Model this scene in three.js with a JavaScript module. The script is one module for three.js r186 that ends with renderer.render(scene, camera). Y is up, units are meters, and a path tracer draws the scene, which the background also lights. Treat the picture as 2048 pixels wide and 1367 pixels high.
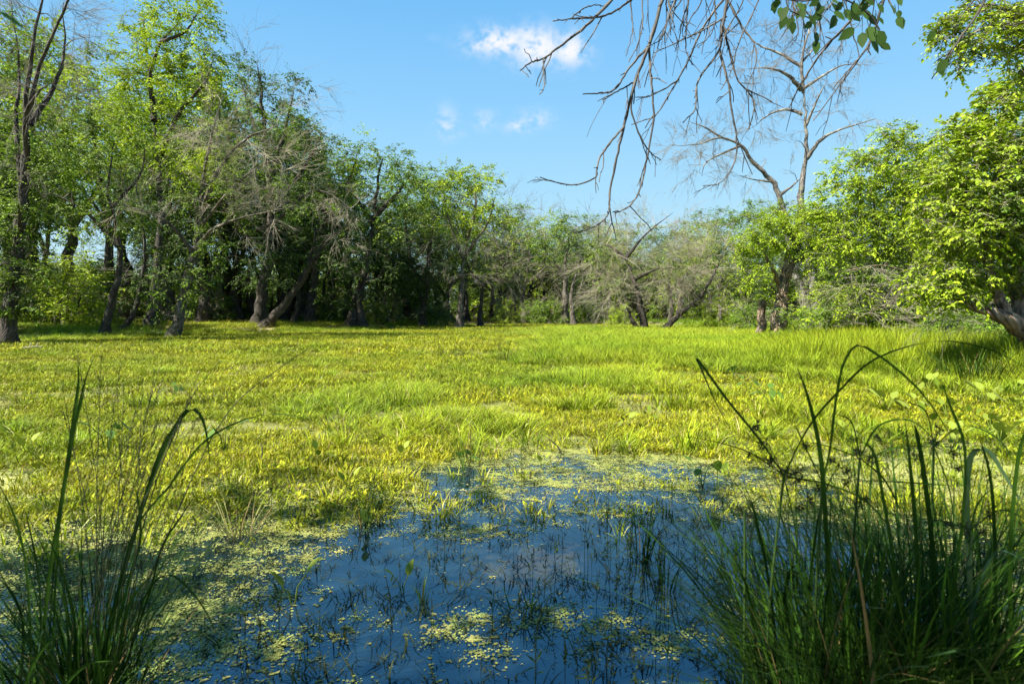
import * as THREE from 'three';

// ------------------------------------------------------------------ camera
const scene = new THREE.Scene();
const EYE = 1.5, LENS = 1150, PITCH = Math.atan(58.5 / LENS);
const camera = new THREE.PerspectiveCamera(2 * Math.atan(683.5 / LENS) * 180 / Math.PI, 2048 / 1367, 0.05, 2000);
camera.position.set(0, EYE, 0);
camera.rotation.set(-PITCH, 0, 0);
const renderer = new THREE.WebGLRenderer();
renderer.toneMapping = THREE.LinearToneMapping;
renderer.toneMappingExposure = 3.45;
camera.focus = 14; camera.userData.fStop = 4;
renderer.shadowMap.enabled = true;

// ------------------------------------------------------------------ random numbers and noise
let rng_state = 1234567;
const seed = (n) => { rng_state = (n * 2654435761) >>> 0; };
const rnd = () => { rng_state = (rng_state + 0x6d2b79f5) | 0; let t = Math.imul(rng_state ^ (rng_state >>> 15), 1 | rng_state); t = (t + Math.imul(t ^ (t >>> 7), 61 | t)) ^ t; return ((t ^ (t >>> 14)) >>> 0) / 4294967296; };
const rr = (a, b) => a + (b - a) * rnd();
const gauss = () => (rnd() + rnd() + rnd() + rnd() - 2) * 0.87;
const lerp = (a, b, t) => a + (b - a) * t;
const clamp = (x, a = 0, b = 1) => Math.min(b, Math.max(a, x));
const smooth = (a, b, x) => { const t = clamp((x - a) / (b - a)); return t * t * (3 - 2 * t); };
const hash = (x, y) => { let h = Math.imul(x, 374761393) + Math.imul(y, 668265263) | 0; h = Math.imul(h ^ (h >>> 13), 1274126177); return ((h ^ (h >>> 16)) >>> 0) / 4294967296; };
function noise(x, y) {
  const ix = Math.floor(x), iy = Math.floor(y), fx = x - ix, fy = y - iy, u = fx * fx * (3 - 2 * fx), v = fy * fy * (3 - 2 * fy);
  return lerp(lerp(hash(ix, iy), hash(ix + 1, iy), u), lerp(hash(ix, iy + 1), hash(ix + 1, iy + 1), u), v);
}
function fbm(x, y, n = 4) { let s = 0, a = 0.5, t = 0; for (let i = 0; i < n; i++) { s += a * noise(x, y); t += a; a *= 0.5; x = x * 2.03 + 17.3; y = y * 2.03 + 9.1; } return s / t; }

// ------------------------------------------------------------------ sky: air and a few small clouds
const V3 = THREE.Vector3;
function W(px, py, d) {               // the point d metres ahead that lies in the direction of a photograph pixel
  const x = (px - 1024) / LENS, y = -(py - 683.5) / LENS, c = Math.cos(PITCH), s = Math.sin(PITCH);
  const dy = y * c - s, dz = -c - y * s;
  const k = d / -dz;
  return new V3(x * k, EYE + dy * k, -d);
}
const SKY_GAIN = 1 / 3.2;
{
  const SW = 4096, SH = 2048, data = new Float32Array(SW * SH * 4);
  const stops = [[-90, 0.30, 0.42, 0.50], [-2, 0.50, 0.70, 0.84], [4, 0.55, 0.80, 0.95], [11, 0.40, 0.71, 0.94], [19, 0.275, 0.60, 0.93], [29, 0.165, 0.48, 0.88], [45, 0.075, 0.30, 0.70], [90, 0.040, 0.18, 0.50]];
  const clouds = [[1005, 84, 62, 22, 0.85], [1075, 95, 52, 30, 0.9], [1140, 100, 36, 26, 0.85], [1050, 75, 60, 18, 0.7], [955, 92, 30, 12, 0.6],
    [890, 245, 22, 26, 0.42], [905, 268, 20, 8, 0.3], [970, 240, 26, 18, 0.28], [1040, 252, 28, 14, 0.5], [1070, 238, 34, 16, 0.36], [870, 75, 20, 8, 0.05]];
  const dirs = clouds.map(([px, py, rx, ry, a]) => { const p = W(px, py, 100); p.y -= EYE; return [Math.atan2(p.z, p.x), Math.atan2(p.y, Math.hypot(p.x, p.z)), rx / LENS, ry / LENS, a]; });
  for (let r = 0; r < SH; r++) {
    const el = ((r + 0.5) / SH - 0.5) * Math.PI, deg = el * 180 / Math.PI;
    let k = 0; while (k < stops.length - 2 && deg > stops[k + 1][0]) k++;
    const t = clamp((deg - stops[k][0]) / (stops[k + 1][0] - stops[k][0]));
    const R = lerp(stops[k][1], stops[k + 1][1], t), G = lerp(stops[k][2], stops[k + 1][2], t), B = lerp(stops[k][3], stops[k + 1][3], t);
    for (let c = 0; c < SW; c++) {
      const az = ((c + 0.5) / SW - 0.5) * 2 * Math.PI;
      let a = 0;
      if (el > 0.05 && el < 0.8 && az < -0.9 && az > -2.2) {
        let m = 0;
        for (const [ca, ce, rx, ry, w] of dirs) { const q = ((az - ca) / rx) ** 2 + ((el - ce) / ry) ** 2; if (q < 4) m = Math.max(m, w * Math.exp(-q * 1.1)); }
        if (m > 0.01) { const n = fbm(az * 60, el * 85, 6), f = fbm(az * 170 + 7, el * 240, 4); a = clamp(m * 1.3 * smooth(0.34, 0.70, n * 0.66 + f * 0.34 + m * 0.14)); }
      }
      const i = (r * SW + c) * 4;
      data[i] = lerp(R, 0.88, a) * SKY_GAIN; data[i + 1] = lerp(G, 0.90, a) * SKY_GAIN; data[i + 2] = lerp(B, 0.96, a) * SKY_GAIN; data[i + 3] = 1;
    }
  }
  const sky = new THREE.DataTexture(data, SW, SH, THREE.RGBAFormat, THREE.FloatType);
  sky.mapping = THREE.EquirectangularReflectionMapping; sky.magFilter = THREE.LinearFilter; sky.needsUpdate = true;
  scene.background = sky; scene.environment = sky;
}
// ------------------------------------------------------------------ sun
const SUN = new V3(-0.55, 0.79, 0.30).normalize();
const sun = new THREE.DirectionalLight(new THREE.Color(1, 0.94, 0.80), 5);
sun.position.copy(SUN).multiplyScalar(120); sun.target.position.set(0, 0, -30);
sun.position.add(sun.target.position);
sun.castShadow = true; sun.shadow.mapSize.set(4096, 4096);
Object.assign(sun.shadow.camera, { left: -90, right: 90, top: 90, bottom: -90, near: 1, far: 320 });
sun.name = 'sun'; scene.add(sun, sun.target);

// ------------------------------------------------------------------ textures and materials
function texture(n, fn, { srgb = false, repeat = [1, 1], m = n } = {}) {
  const d = new Uint8Array(n * m * 4);
  for (let y = 0; y < m; y++) for (let x = 0; x < n; x++) { const c = fn(x / n, y / m, x, y), i = (y * n + x) * 4; d[i] = clamp(c[0]) * 255; d[i + 1] = clamp(c[1]) * 255; d[i + 2] = clamp(c[2]) * 255; d[i + 3] = c[3] === undefined ? 255 : clamp(c[3]) * 255; }
  const t = new THREE.DataTexture(d, n, m, THREE.RGBAFormat);
  t.magFilter = THREE.LinearFilter; t.wrapS = t.wrapT = THREE.RepeatWrapping; t.repeat.set(...repeat);
  if (srgb) t.colorSpace = THREE.SRGBColorSpace;
  t.needsUpdate = true; return t;
}
const gam = (x) => Math.pow(clamp(x), 1 / 2.2);
const pnoise = (u, v, fu, fv) => {   // tiling noise
  const a = noise(u * fu, v * fv), b = noise((u - 1) * fu + 1000, v * fv), w = smooth(0.8, 1, u);
  return lerp(a, b, 0) * (1 - w) + w * noise((u - 1) * fu, v * fv);
};
const barkRelief = texture(256, (u, v) => {
  let h = 0;
  const w = fbm(u * 6, v * 5, 3) * 0.35;
  h = Math.abs(((u + w * 0.25) * 9 % 1) - 0.5) * 2; h = h * 0.6 + fbm(u * 40, v * 12, 3) * 0.6 - 0.1;
  return [h, h, h];
}, { m: 512 });
const barkTint = (a, b, lich) => texture(256, (u, v) => {
  const n = fbm(u * 22, v * 10, 4), l = smooth(0.56, 0.68, fbm(u * 7 + 40, v * 9 + 3, 4)) * lich;
  return [0, 1, 2].map((k) => gam(lerp(lerp(a[k], b[k], smooth(0.25, 0.75, n)), [0.42, 0.42, 0.36][k], l)));
}, { m: 512, srgb: true });
const std = (o) => new THREE.MeshStandardMaterial(o), phys = (o) => new THREE.MeshPhysicalMaterial(o);
const M = {
  barkDark: std({ name: 'dark_bark', map: barkTint([0.012, 0.009, 0.007], [0.05, 0.037, 0.028], 0.08), bumpMap: barkRelief, bumpScale: 0.035, roughness: 0.95 }),
  barkGrey: std({ name: 'grey_bark', map: barkTint([0.03, 0.024, 0.018], [0.11, 0.09, 0.07], 0.2), bumpMap: barkRelief, bumpScale: 0.03, roughness: 0.95 }),
  barkWarm: std({ name: 'warm_bark', map: barkTint([0.06, 0.038, 0.027], [0.29, 0.20, 0.145], 0.2), bumpMap: barkRelief, bumpScale: 0.04, roughness: 0.95 }),
  barkPale: std({ name: 'pale_dead_wood', map: barkTint([0.04, 0.037, 0.034], [0.15, 0.138, 0.126], 0.3), bumpMap: barkRelief, bumpScale: 0.02, roughness: 0.9 }),
  twigGrey: std({ name: 'grey_twigs', color: new THREE.Color().setRGB(0.15, 0.135, 0.105), roughness: 0.9 }),
  twigPale: std({ name: 'pale_twigs', color: new THREE.Color().setRGB(0.27, 0.24, 0.18), roughness: 0.9 }),
  twigBrown: std({ name: 'brown_twigs', map: barkTint([0.014, 0.012, 0.011], [0.055, 0.046, 0.042], 0.12), bumpMap: barkRelief, bumpScale: 0.002, roughness: 0.85 }),
  leaf: phys({ name: 'leaf', vertexColors: true, roughness: 0.7, specularIntensity: 0.4, transmission: 0.5, thickness: 0, ior: 1.3, side: THREE.DoubleSide }),
  leafGlossy: phys({ name: 'glossy_leaf', vertexColors: true, roughness: 0.65, specularIntensity: 0.3, transmission: 0.42, thickness: 0, ior: 1.4, side: THREE.DoubleSide }),
  bladeNear: phys({ name: 'near_blade', vertexColors: true, roughness: 0.5, specularIntensity: 0.22, transmission: 0.4, thickness: 0, ior: 1.3, side: THREE.DoubleSide }),
  blade: phys({ name: 'grass_blade', vertexColors: true, roughness: 0.65, specularIntensity: 0.35, transmission: 0.4, thickness: 0, ior: 1.35, side: THREE.DoubleSide }),
};

// ------------------------------------------------------------------ bookkeeping of things and parts
const taken = new Map();
function numbered(n) { const k = taken.get(n) ?? 0; taken.set(n, k + 1); return k ? n + '_' + String(k).padStart(3, '0') : n; }
function tag(o, label, category, group) { o.userData.label = label; o.userData.category = category; if (group) o.userData.group = group; return o; }
function thing(name, label, category, p = new V3(), group) { const o = new THREE.Group(); o.name = numbered(name); o.position.copy(p); scene.add(o); return tag(o, label, category, group); }
function part(name, geo, mat, parent, kind) { const m = new THREE.Mesh(geo, mat); m.name = name; m.castShadow = m.receiveShadow = true; parent.add(m); if (kind) m.userData.kind = kind; return m; }
function setting(name, geo, mat, kind = 'structure') { const m = part(numbered(name), geo, mat, scene, kind); return m; }
function copyOf(o, label, p, turn, s, group) { const c = o.clone(); c.name = numbered(o.name.replace(/_\d+$/, '')); c.userData = { ...o.userData, label }; if (group) c.userData.group = group; c.position.copy(p); c.rotation.y = turn; c.scale.setScalar(s); if (Array.isArray(s)) c.scale.set(...s); scene.add(c); return c; }

// ------------------------------------------------------------------ mesh builder
class Mesher {
  constructor() { this.p = []; this.n = []; this.c = []; this.u = []; this.i = []; }
  vert(x, y, z, nx, ny, nz, r = 1, g = 1, b = 1, u = 0, v = 0) { this.p.push(x, y, z); this.n.push(nx, ny, nz); this.c.push(r, g, b); this.u.push(u, v); return this.p.length / 3 - 1; }
  get empty() { return !this.i.length; }
  geo(color = true) {
    const g = new THREE.BufferGeometry();
    g.setAttribute('position', new THREE.Float32BufferAttribute(this.p, 3));
    g.setAttribute('normal', new THREE.Float32BufferAttribute(this.n, 3));
    if (color) g.setAttribute('color', new THREE.Float32BufferAttribute(this.c, 3));
    g.setAttribute('uv', new THREE.Float32BufferAttribute(this.u, 2));
    g.setIndex(this.p.length / 3 > 65535 ? new THREE.Uint32BufferAttribute(this.i, 1) : new THREE.Uint16BufferAttribute(this.i, 1));
    return g;
  }
  // a round limb through pts with radius rad[k] at each
  tube(pts, rad, sides = 6, lumpy = 0) {
    const n = pts.length, t = new V3(), a = new V3(), b = new V3(), up = new V3(0.31, 0.2, 0.93);
    let along = rnd() * 5, last = -1;
    for (let k = 0; k < n; k++) {
      t.subVectors(pts[Math.min(k + 1, n - 1)], pts[Math.max(k - 1, 0)]).normalize();
      if (k === 0) { a.crossVectors(t, Math.abs(t.dot(up)) > 0.9 ? new V3(1, 0, 0) : up).normalize(); } else { a.addScaledVector(t, -a.dot(t)).normalize(); }
      b.crossVectors(t, a);
      if (k) along += pts[k].distanceTo(pts[k - 1]);
      const first = this.p.length / 3, around = Math.max(0.25, rad[k] * 6.28);
      for (let s = 0; s <= sides; s++) {
        const ang = s / sides * Math.PI * 2, ca = Math.cos(ang), sa = Math.sin(ang), l = lumpy ? 1 + lumpy * (noise((s % sides) * 1.7 + 3, along * 1.3) - 0.5) : 1, r = rad[k] * l;
        const nx = a.x * ca + b.x * sa, ny = a.y * ca + b.y * sa, nz = a.z * ca + b.z * sa;
        this.vert(pts[k].x + nx * r, pts[k].y + ny * r, pts[k].z + nz * r, nx, ny, nz, 1, 1, 1, s / sides * around, along * 0.5);
      }
      if (k) for (let s = 0; s < sides; s++) this.i.push(last + s, last + s + 1, first + s, last + s + 1, first + s + 1, first + s);
      last = first;
    }
    return this;
  }
  // a leaf: two faces folded on the midrib (four when fine)
  leaf(x, y, z, d, nrm, len, wid, c, fine = false, fold = 0.18) {
    const sx = d.y * nrm.z - d.z * nrm.y, sy = d.z * nrm.x - d.x * nrm.z, sz = d.x * nrm.y - d.y * nrm.x, h = wid / 2, f = fold * wid;
    const V = (l, w, up) => this.vert(x + d.x * l + sx * w + nrm.x * up, y + d.y * l + sy * w + nrm.y * up, z + d.z * l + sz * w + nrm.z * up, nrm.x + sx * w / h * 0.3 * -fold * 3, nrm.y + sy * w / h * 0.3 * -fold * 3, nrm.z + sz * w / h * 0.3 * -fold * 3, c[0], c[1], c[2], w / wid + 0.5, l / len);
    if (!fine) { const a = V(0, 0, 0), b = V(len * 0.42, h, f), e = V(len, 0, -f * 0.5), g = V(len * 0.42, -h, f); this.i.push(a, b, e, a, e, g); return; }
    const a = V(0, 0, 0), b1 = V(len * 0.22, h * 0.8, f), b2 = V(len * 0.55, h * 0.92, f), b3 = V(len * 0.82, h * 0.45, f * 0.3), e = V(len, 0, -f), g1 = V(len * 0.22, -h * 0.8, f), g2 = V(len * 0.55, -h * 0.92, f), g3 = V(len * 0.82, -h * 0.45, f * 0.3), m = V(len * 0.5, 0, 0);
    for (const [p, q] of [[a, b1], [b1, b2], [b2, b3], [b3, e]]) this.i.push(m, p, q);
    for (const [p, q] of [[a, g1], [g1, g2], [g2, g3], [g3, e]]) this.i.push(m, q, p);
  }
  // a grass blade: a ribbon through pts, folded a little on its midrib, width w at the root
  blade(pts, w, c0, c1, side, shape = (t) => 1 - t * t * 0.95) {
    const n = pts.length, t = new V3(), s = new V3(), u = new V3();
    let last = -1;
    for (let k = 0; k < n; k++) {
      const f = k / (n - 1);
      t.subVectors(pts[Math.min(k + 1, n - 1)], pts[Math.max(k - 1, 0)]).normalize();
      s.copy(side).addScaledVector(t, -side.dot(t)).normalize(); u.crossVectors(s, t);
      const h = w / 2 * shape(f), c = [0, 1, 2].map((q) => lerp(c0[q], c1[q], f)), b = this.p.length / 3;
      for (const e of [-1, 0, 1]) this.vert(pts[k].x + s.x * h * e + u.x * h * 0.25 * Math.abs(e), pts[k].y + s.y * h * e + u.y * h * 0.25 * Math.abs(e), pts[k].z + s.z * h * e + u.z * h * 0.25 * Math.abs(e), u.x - s.x * e * 0.25, u.y - s.y * e * 0.25, u.z - s.z * e * 0.25, ...c, e, f);
      if (k) for (const q of [0, 1]) this.i.push(last + q, last + q + 1, b + q, last + q + 1, b + q + 1, b + q);
      last = b;
    }
  }
}
const mix3 = (a, b, t) => [lerp(a[0], b[0], t), lerp(a[1], b[1], t), lerp(a[2], b[2], t)];
const mul3 = (a, k) => [a[0] * k, a[1] * k, a[2] * k];
const ball = () => { for (;;) { const v = new V3(rr(-1, 1), rr(-1, 1), rr(-1, 1)); if (v.lengthSq() < 1 && v.lengthSq() > 0.01) return v; } };
const curve = (pts, n) => new THREE.CatmullRomCurve3(pts, false, 'centripetal').getPoints(n);

// ------------------------------------------------------------------ ground, water and the floating mat
const shore = [[-60, -22], [-30, -23], [-23, -29], [-20, -38], [-15, -46], [-9, -55], [-3, -66], [4, -76], [13, -74], [18, -58], [21, -46], [24, -36], [30, -28], [60, -20], [60, 0.5], [3.2, -0.6], [1.6, -1.25], [-1.2, -1.3], [-3, -0.6], [-60, 0.5]];
function shoreDistance(x, z) {        // positive on land
  let best = 1e9, inside = false;
  for (let i = 0, j = shore.length - 1; i < shore.length; j = i++) {
    const [ax, az] = shore[j], [bx, bz] = shore[i], dx = bx - ax, dz = bz - az, t = clamp(((x - ax) * dx + (z - az) * dz) / (dx * dx + dz * dz));
    best = Math.min(best, Math.hypot(x - ax - dx * t, z - az - dz * t));
    if ((az > z) !== (bz > z) && x < (bx - ax) * (z - az) / (bz - az) + ax) inside = !inside;
  }
  return inside ? -best : best;
}
function groundAt(x, z) {
  const s = shoreDistance(x, z) + (fbm(x * 0.3, z * 0.3, 3) - 0.5) * 2.4 * smooth(4, 18, Math.hypot(x, z));
  return (s < 0 ? -0.28 * smooth(0, 2.2, -s) : 0.30 * smooth(0, 5, s) + 0.5 * smooth(4, 40, s)) + (s > 0 ? (fbm(x * 0.5 + 4, z * 0.5, 3) - 0.5) * 0.25 * smooth(0.5, 3, s) : 0) - 0.02;
}
{
  const N = 220, g = new Mesher();
  const spread = (t) => Math.sign(t) * (Math.abs(t) * 62 + Math.pow(Math.abs(t), 5) * 540);
  for (let j = 0; j <= N; j++) for (let i = 0; i <= N; i++) { const x = spread(i / N * 2 - 1), z = spread(j / N * 2 - 1) - 32; g.vert(x, groundAt(x, z), z, 0, 1, 0, 1, 1, 1, x / 6, z / 6); }
  for (let j = 0; j < N; j++) for (let i = 0; i < N; i++) { const a = j * (N + 1) + i; g.i.push(a, a + N + 1, a + 1, a + 1, a + N + 1, a + N + 2); }
  const geo = g.geo(false); geo.computeVertexNormals();
  const tint = texture(1024, (u, v) => {
    const n = fbm(u * 18, v * 18, 5), f = fbm(u * 150 + 3, v * 150, 3), leaf = smooth(0.62, 0.7, noise(u * 210, v * 210));
    let c = mix3([0.10, 0.085, 0.04], [0.30, 0.245, 0.13], smooth(0.3, 0.7, n)); c = mix3(c, [0.07, 0.10, 0.025], smooth(0.5, 0.75, fbm(u * 9 + 30, v * 9, 4)) * 0.8);
    c = mul3(c, 0.6 + f * 0.8); c = mix3(c, [0.33, 0.22, 0.12], leaf * 0.5);
    return c.map(gam);
  }, { srgb: true });
  const bump = texture(512, (u, v) => { const h = fbm(u * 40, v * 40, 5); return [h, h, h]; });
  setting('ground', geo, std({ name: 'soil_and_dry_grass', map: tint, bumpMap: bump, bumpScale: 0.06, roughness: 1 }));
}
{
  const s = new THREE.Shape(); shore.forEach(([x, z], i) => { const k = Math.hypot(x, z) > 6 ? 1.1 : 1; i ? s.lineTo(x * k, -z * k) : s.moveTo(x * k, -z * k); });
  const g = new THREE.ShapeGeometry(s); g.rotateX(-Math.PI / 2);
  const ripple = texture(512, (u, v) => { const h = fbm(u * 14, v * 14, 3) * 0.7 + fbm(u * 50, v * 50, 2) * 0.3; return [h, h, h]; }, { repeat: [0.25, 0.25] });
  setting('water', g, phys({ name: 'dark_pond_water', color: new THREE.Color().setRGB(0.006, 0.014, 0.020), roughness: 0.015, ior: 2.1, specularColor: new THREE.Color().setRGB(0.34, 0.78, 1), bumpMap: ripple, bumpScale: 0.002 }));
}
// how much of the surface the mat of floating plants covers, 0 to 1
function cover(x, z) {
  const n = fbm(x * 0.9 + 5, z * 0.9, 3) - 0.5;
  const open = -4.1 - 0.45 * smooth(-1.6, -0.3, x) - 0.35 * smooth(0.3, 1.8, x) + 1.6 * smooth(2.2, 3.2, x) - n * 1.6;
  let c = smooth(open + 0.9, open - 1.9, z); c = lerp(c, smooth(0.34, 0.62, fbm(x * 2.1 + 11, z * 3.4 + 2, 3)), 0.75 * c * (1 - c) * 2);
  const wet = smooth(-0.4, 0.8, x) * smooth(4.2, 2.6, x) * smooth(-9.5, -7.0, z);      // the half-open water right of the middle
  c *= 0.95 - 0.34 * wet * smooth(0.36, 0.60, fbm(x * 1.3 + 40, z * 1.9, 3));
  return Math.max(c, 0.05 + 0.28 * smooth(-0.6, -2.0, x) + 0.15 * smooth(-3.1, -2.4, z) * smooth(0.1, 0.8, x) + 0.2 * smooth(1.5, 2.6, x) + 0.18 * smooth(-3.6, -4.4, z));
}
const matField = (x, z) => fbm(x * 1.5 + 3, z * 2.6 + 8, 3) * 0.36 + fbm(x * 6, z * 11 + 2, 3) * 0.28 + fbm(x * 26 + 1, z * 44, 3) * 0.36;
const matThreshold = (c) => lerp(0.68, 0.28, c);
const openWater = (c) => smooth(0.75, 0.45, c);
{
  const X0 = -6, Z0 = -10, S = 12, SZ = 8.6, n = 2048, m = 1468;
  const t = texture(n, (u, v) => {
    const x = X0 + u * S, z = Z0 + v * SZ, c = cover(x, z), f = matField(x, z) - matThreshold(c) - 0.065 * openWater(c);
    const g = noise(x * 48, z * 60), h = noise(x * 100 + 7, z * 120), k = fbm(x * 2.2 + 60, z * 2.2, 3);
    let a = f + (g - 0.5) * 0.30 + (h - 0.5) * 0.36;
    let q = mix3([0.19, 0.21, 0.045], [0.38, 0.37, 0.12], g); q = mix3(q, [0.12, 0.10, 0.03], smooth(0.55, 0.8, h) * 0.6); q = mix3(q, [0.16, 0.19, 0.02], smooth(0.35, 0.6, k) * 0.6); q = mix3(q, mix3([0.07, 0.06, 0.018], [0.15, 0.165, 0.02], g), smooth(-5.6, -7.2, z) * 0.85);
    return [...q.map(gam), smooth(-0.02, 0.02, a)];
  }, { srgb: true, m });
  const g = new THREE.PlaneGeometry(S, SZ); g.rotateX(-Math.PI / 2); g.translate(X0 + S / 2, 0.003, Z0 + SZ / 2);
  const uv = g.attributes.uv; for (let i = 0; i < uv.count; i++) uv.setY(i, 1 - uv.getY(i));
  const matM = std({ name: 'floating_mat', map: t, alphaTest: 0.5, roughness: 0.8, side: THREE.DoubleSide });
  const o = setting('duckweed', g, matM, 'stuff'); tag(o, 'pale yellow-green duckweed floating in patches on the open water', 'duckweed');
  // farther out the mat is closed
  const far = new THREE.Shape(); [[-70, -21], [-30, -23], [-23, -30], [-20, -39], [-15, -47], [-9, -56], [-3, -67], [4, -77], [13, -75], [18, -59], [21, -47], [24, -37], [30, -29], [70, -20], [70, -5], [5.9, -5.6], [5.9, -9.7], [-5.9, -9.7], [-5.9, -5.6], [-70, -4]].forEach(([x, z], i) => i ? far.lineTo(x, -z) : far.moveTo(x, -z));
  const fg = new THREE.ShapeGeometry(far); fg.rotateX(-Math.PI / 2); fg.translate(0, 0.010, 0);
  const ft = texture(1024, (u, v) => {
    const a = fbm(u * 14, v * 14, 4), b = noise(u * 300, v * 300), c = noise(u * 160 + 9, v * 160);
    let q = mix3([0.09, 0.105, 0.010], [0.18, 0.175, 0.02], smooth(0.3, 0.7, a)); q = mix3(q, [0.10, 0.08, 0.02], smooth(0.6, 0.8, b) * 0.5); q = mix3(q, [0.055, 0.042, 0.016], smooth(0.50, 0.66, fbm(u * 7 + 60, v * 11, 4)) * 0.8); return mul3(q, 0.7 + c * 0.5).map(gam);
  }, { srgb: true, repeat: [0.16, 0.16] });
  const fo = setting('floating_mat', fg, std({ name: 'closed_mat', map: ft, bumpMap: texture(512, () => { const h = rnd(); return [h, h, h]; }, { repeat: [0.4, 0.4] }), bumpScale: 0.02, roughness: 0.9 }), 'stuff');
  tag(fo, 'closed yellow-green carpet of floating marsh plants reaching back to the trees', 'marsh plants');
}

// ------------------------------------------------------------------ grasses and marsh plants as masses
const up = new V3(0, 1, 0);
function bladePath(x, z, h, lean, ang, bend, n = 4) {
  const pts = [], dx = Math.cos(ang), dz = Math.sin(ang);
  for (let k = 0; k <= n; k++) { const t = k / n, o = lean * t + bend * t * t; pts.push(new V3(x + dx * o * h, h * t * (1 - 0.35 * bend * t * t), z + dz * o * h)); }
  return pts;
}
function tuft(o) {
  const m = new Mesher();
  for (let i = 0; i < o.n; i++) {
    const a = rnd() * 6.283, r = Math.sqrt(rnd()) * o.r, h = o.h * rr(0.45, 1.1), straw = rnd() < (o.straw ?? 0.06), la = a + gauss() * 0.8;
    const c0 = straw ? [0.42, 0.36, 0.15] : mul3(mix3(o.c[0], o.c[1], rnd()), rr(0.7, 1.2)), c1 = straw ? [0.5, 0.44, 0.2] : mul3(mix3(o.c[0], o.c[1], rr(0.4, 1)), rr(0.9, 1.35));
    m.blade(bladePath(Math.cos(a) * r, Math.sin(a) * r, h, rr(0, o.lean ?? 0.4), la, rr(0.05, o.bend ?? 0.5), o.seg ?? 3), o.w * rr(0.7, 1.2), c0, c1, new V3(Math.cos(la + 1.57), 0, Math.sin(la + 1.57)).addScaledVector(new V3(rr(-1, 1), 0, rr(-1, 1)), 0.5).normalize());
  }
  return m.geo();
}
function sprout(o) {                 // small leafy water plant
  const m = new Mesher();
  for (let i = 0; i < o.n; i++) {
    const a = rnd() * 6.283, r = Math.sqrt(rnd()) * o.r, e = rr(0.1, 1.25), d = new V3(Math.cos(a) * Math.cos(e), Math.sin(e), Math.sin(a) * Math.cos(e)), nn = new V3(-Math.cos(a) * Math.sin(e), Math.cos(e), -Math.sin(a) * Math.sin(e));
    const brown = rnd() < 0.07, c = brown ? [0.22, 0.14, 0.04] : mul3(mix3(o.c[0], o.c[1], rnd()), rr(0.7, 1.3));
    const b = rnd() * 6.283; m.leaf(Math.cos(b) * r, rr(0, o.h), Math.sin(b) * r, d, nn, o.l * rr(0.6, 1.2), o.w * rr(0.7, 1.2), c);
  }
  return m.geo();
}
const mtx = new THREE.Matrix4(), qt = new THREE.Quaternion(), eu = new THREE.Euler(), tintC = new THREE.Color();
function scatter(name, geos, mat, spots, label, category) {   // spots: [x, y, z, scale, tint 0..1, heightScale]
  const lists = geos.map(() => []); spots.forEach((s) => lists[Math.floor(rnd() * geos.length)].push(s));
  lists.forEach((list, k) => {
    const im = new THREE.InstancedMesh(geos[k], mat, list.length); im.name = numbered(name);
    list.forEach(([x, y, z, s, t = [1, 1, 1], hs = 1], i) => {
      eu.set(gauss() * 0.1, rnd() * 6.283, gauss() * 0.1); qt.setFromEuler(eu); mtx.compose(new V3(x, y, z), qt, new V3(s, s * hs, s)); im.setMatrixAt(i, mtx); im.setColorAt(i, tintC.setRGB(...t));
    });
    im.castShadow = im.receiveShadow = true; im.userData.kind = 'stuff'; im.frustumCulled = false; tag(im, label, category); scene.add(im);
  });
}
seed(11);
const LIME = [[0.165, 0.20, 0.008], [0.345, 0.35, 0.014]], GREEN = [[0.13, 0.19, 0.009], [0.285, 0.34, 0.014]], DEEP = [[0.035, 0.075, 0.012], [0.08, 0.14, 0.02]];
const inView = (x, z, pad = 1) => z < -1.4 && Math.abs(x) < -z * 0.90 + pad;
const tone = (x, z) => { const a = fbm(x * 0.35 + 20, z * 0.35, 3), b = rr(0.5, 1.45), w = rr(0.85, 1.12); return [b * w * lerp(0.62, 1.2, a), b * lerp(0.8, 1.12, a), b * lerp(0.7, 1.1, a)]; };
// right-hand stand of tall grass and the clump in the middle
function grassHeight(x, z) {
  let h = 0;
  const px = x / -z * LENS + 1024, r = smooth(1000, 1150, px + (fbm(x * 0.4, z * 0.4, 3) - 0.5) * 260) * smooth(-13.2, -16.5, z + (fbm(x * 0.6 + 9, z * 0.6, 3) - 0.5) * 4 - (px > 1700 ? (px - 1700) / 100 : 0)) * smooth(-62, -48, z);
  h = Math.max(h, r * (0.46 + 0.60 * smooth(1450, 1750, px)));
  const n = fbm(x * 1.1 + 3, z * 1.1, 3);
  h = Math.max(h, 0.31 * smooth(1.5, 0.4, Math.hypot((x + 0.85) / 1.35, (z + 7.4) / 1.2) + (n - 0.5) * 0.9));
  h = Math.max(h, 0.27 * smooth(1.4, 0.5, Math.hypot((x + 2.4) / 1.5, (z + 9.6) / 2.0) + (n - 0.5) * 0.9));
  h = Math.max(h, 0.32 * smooth(1.4, 0.5, Math.hypot((x - 1.9) / 1.9, (z + 12) / 1.8) + (n - 0.5) * 0.9));
  h = Math.max(h, (0.02 + 0.32 * smooth(-0.1, 0.15, x / -z)) * smooth(0.56, 0.70, fbm(x * 0.9 + 80, z * 0.9, 3)) * smooth(-5.8, -7, z)); if (hash(Math.floor(x * 2.2), Math.floor(z * 2.2)) > (x / -z > 0.0 ? 0.93 : 0.97) && z < -6) h = Math.max(h, 0.16 + (x / -z > 0.0 ? 0.3 : 0.16) * hash(Math.floor(x * 2.2) + 9, Math.floor(z * 2.2)));
  const sd = shoreDistance(x, z); h = Math.max(h, 0.4 * smooth(-5, -1, sd) * smooth(0.42, 0.6, fbm(x * 0.35 + 2, z * 0.35, 3)) * (z < -20 ? 1 : 0));
  return h;
}
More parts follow.
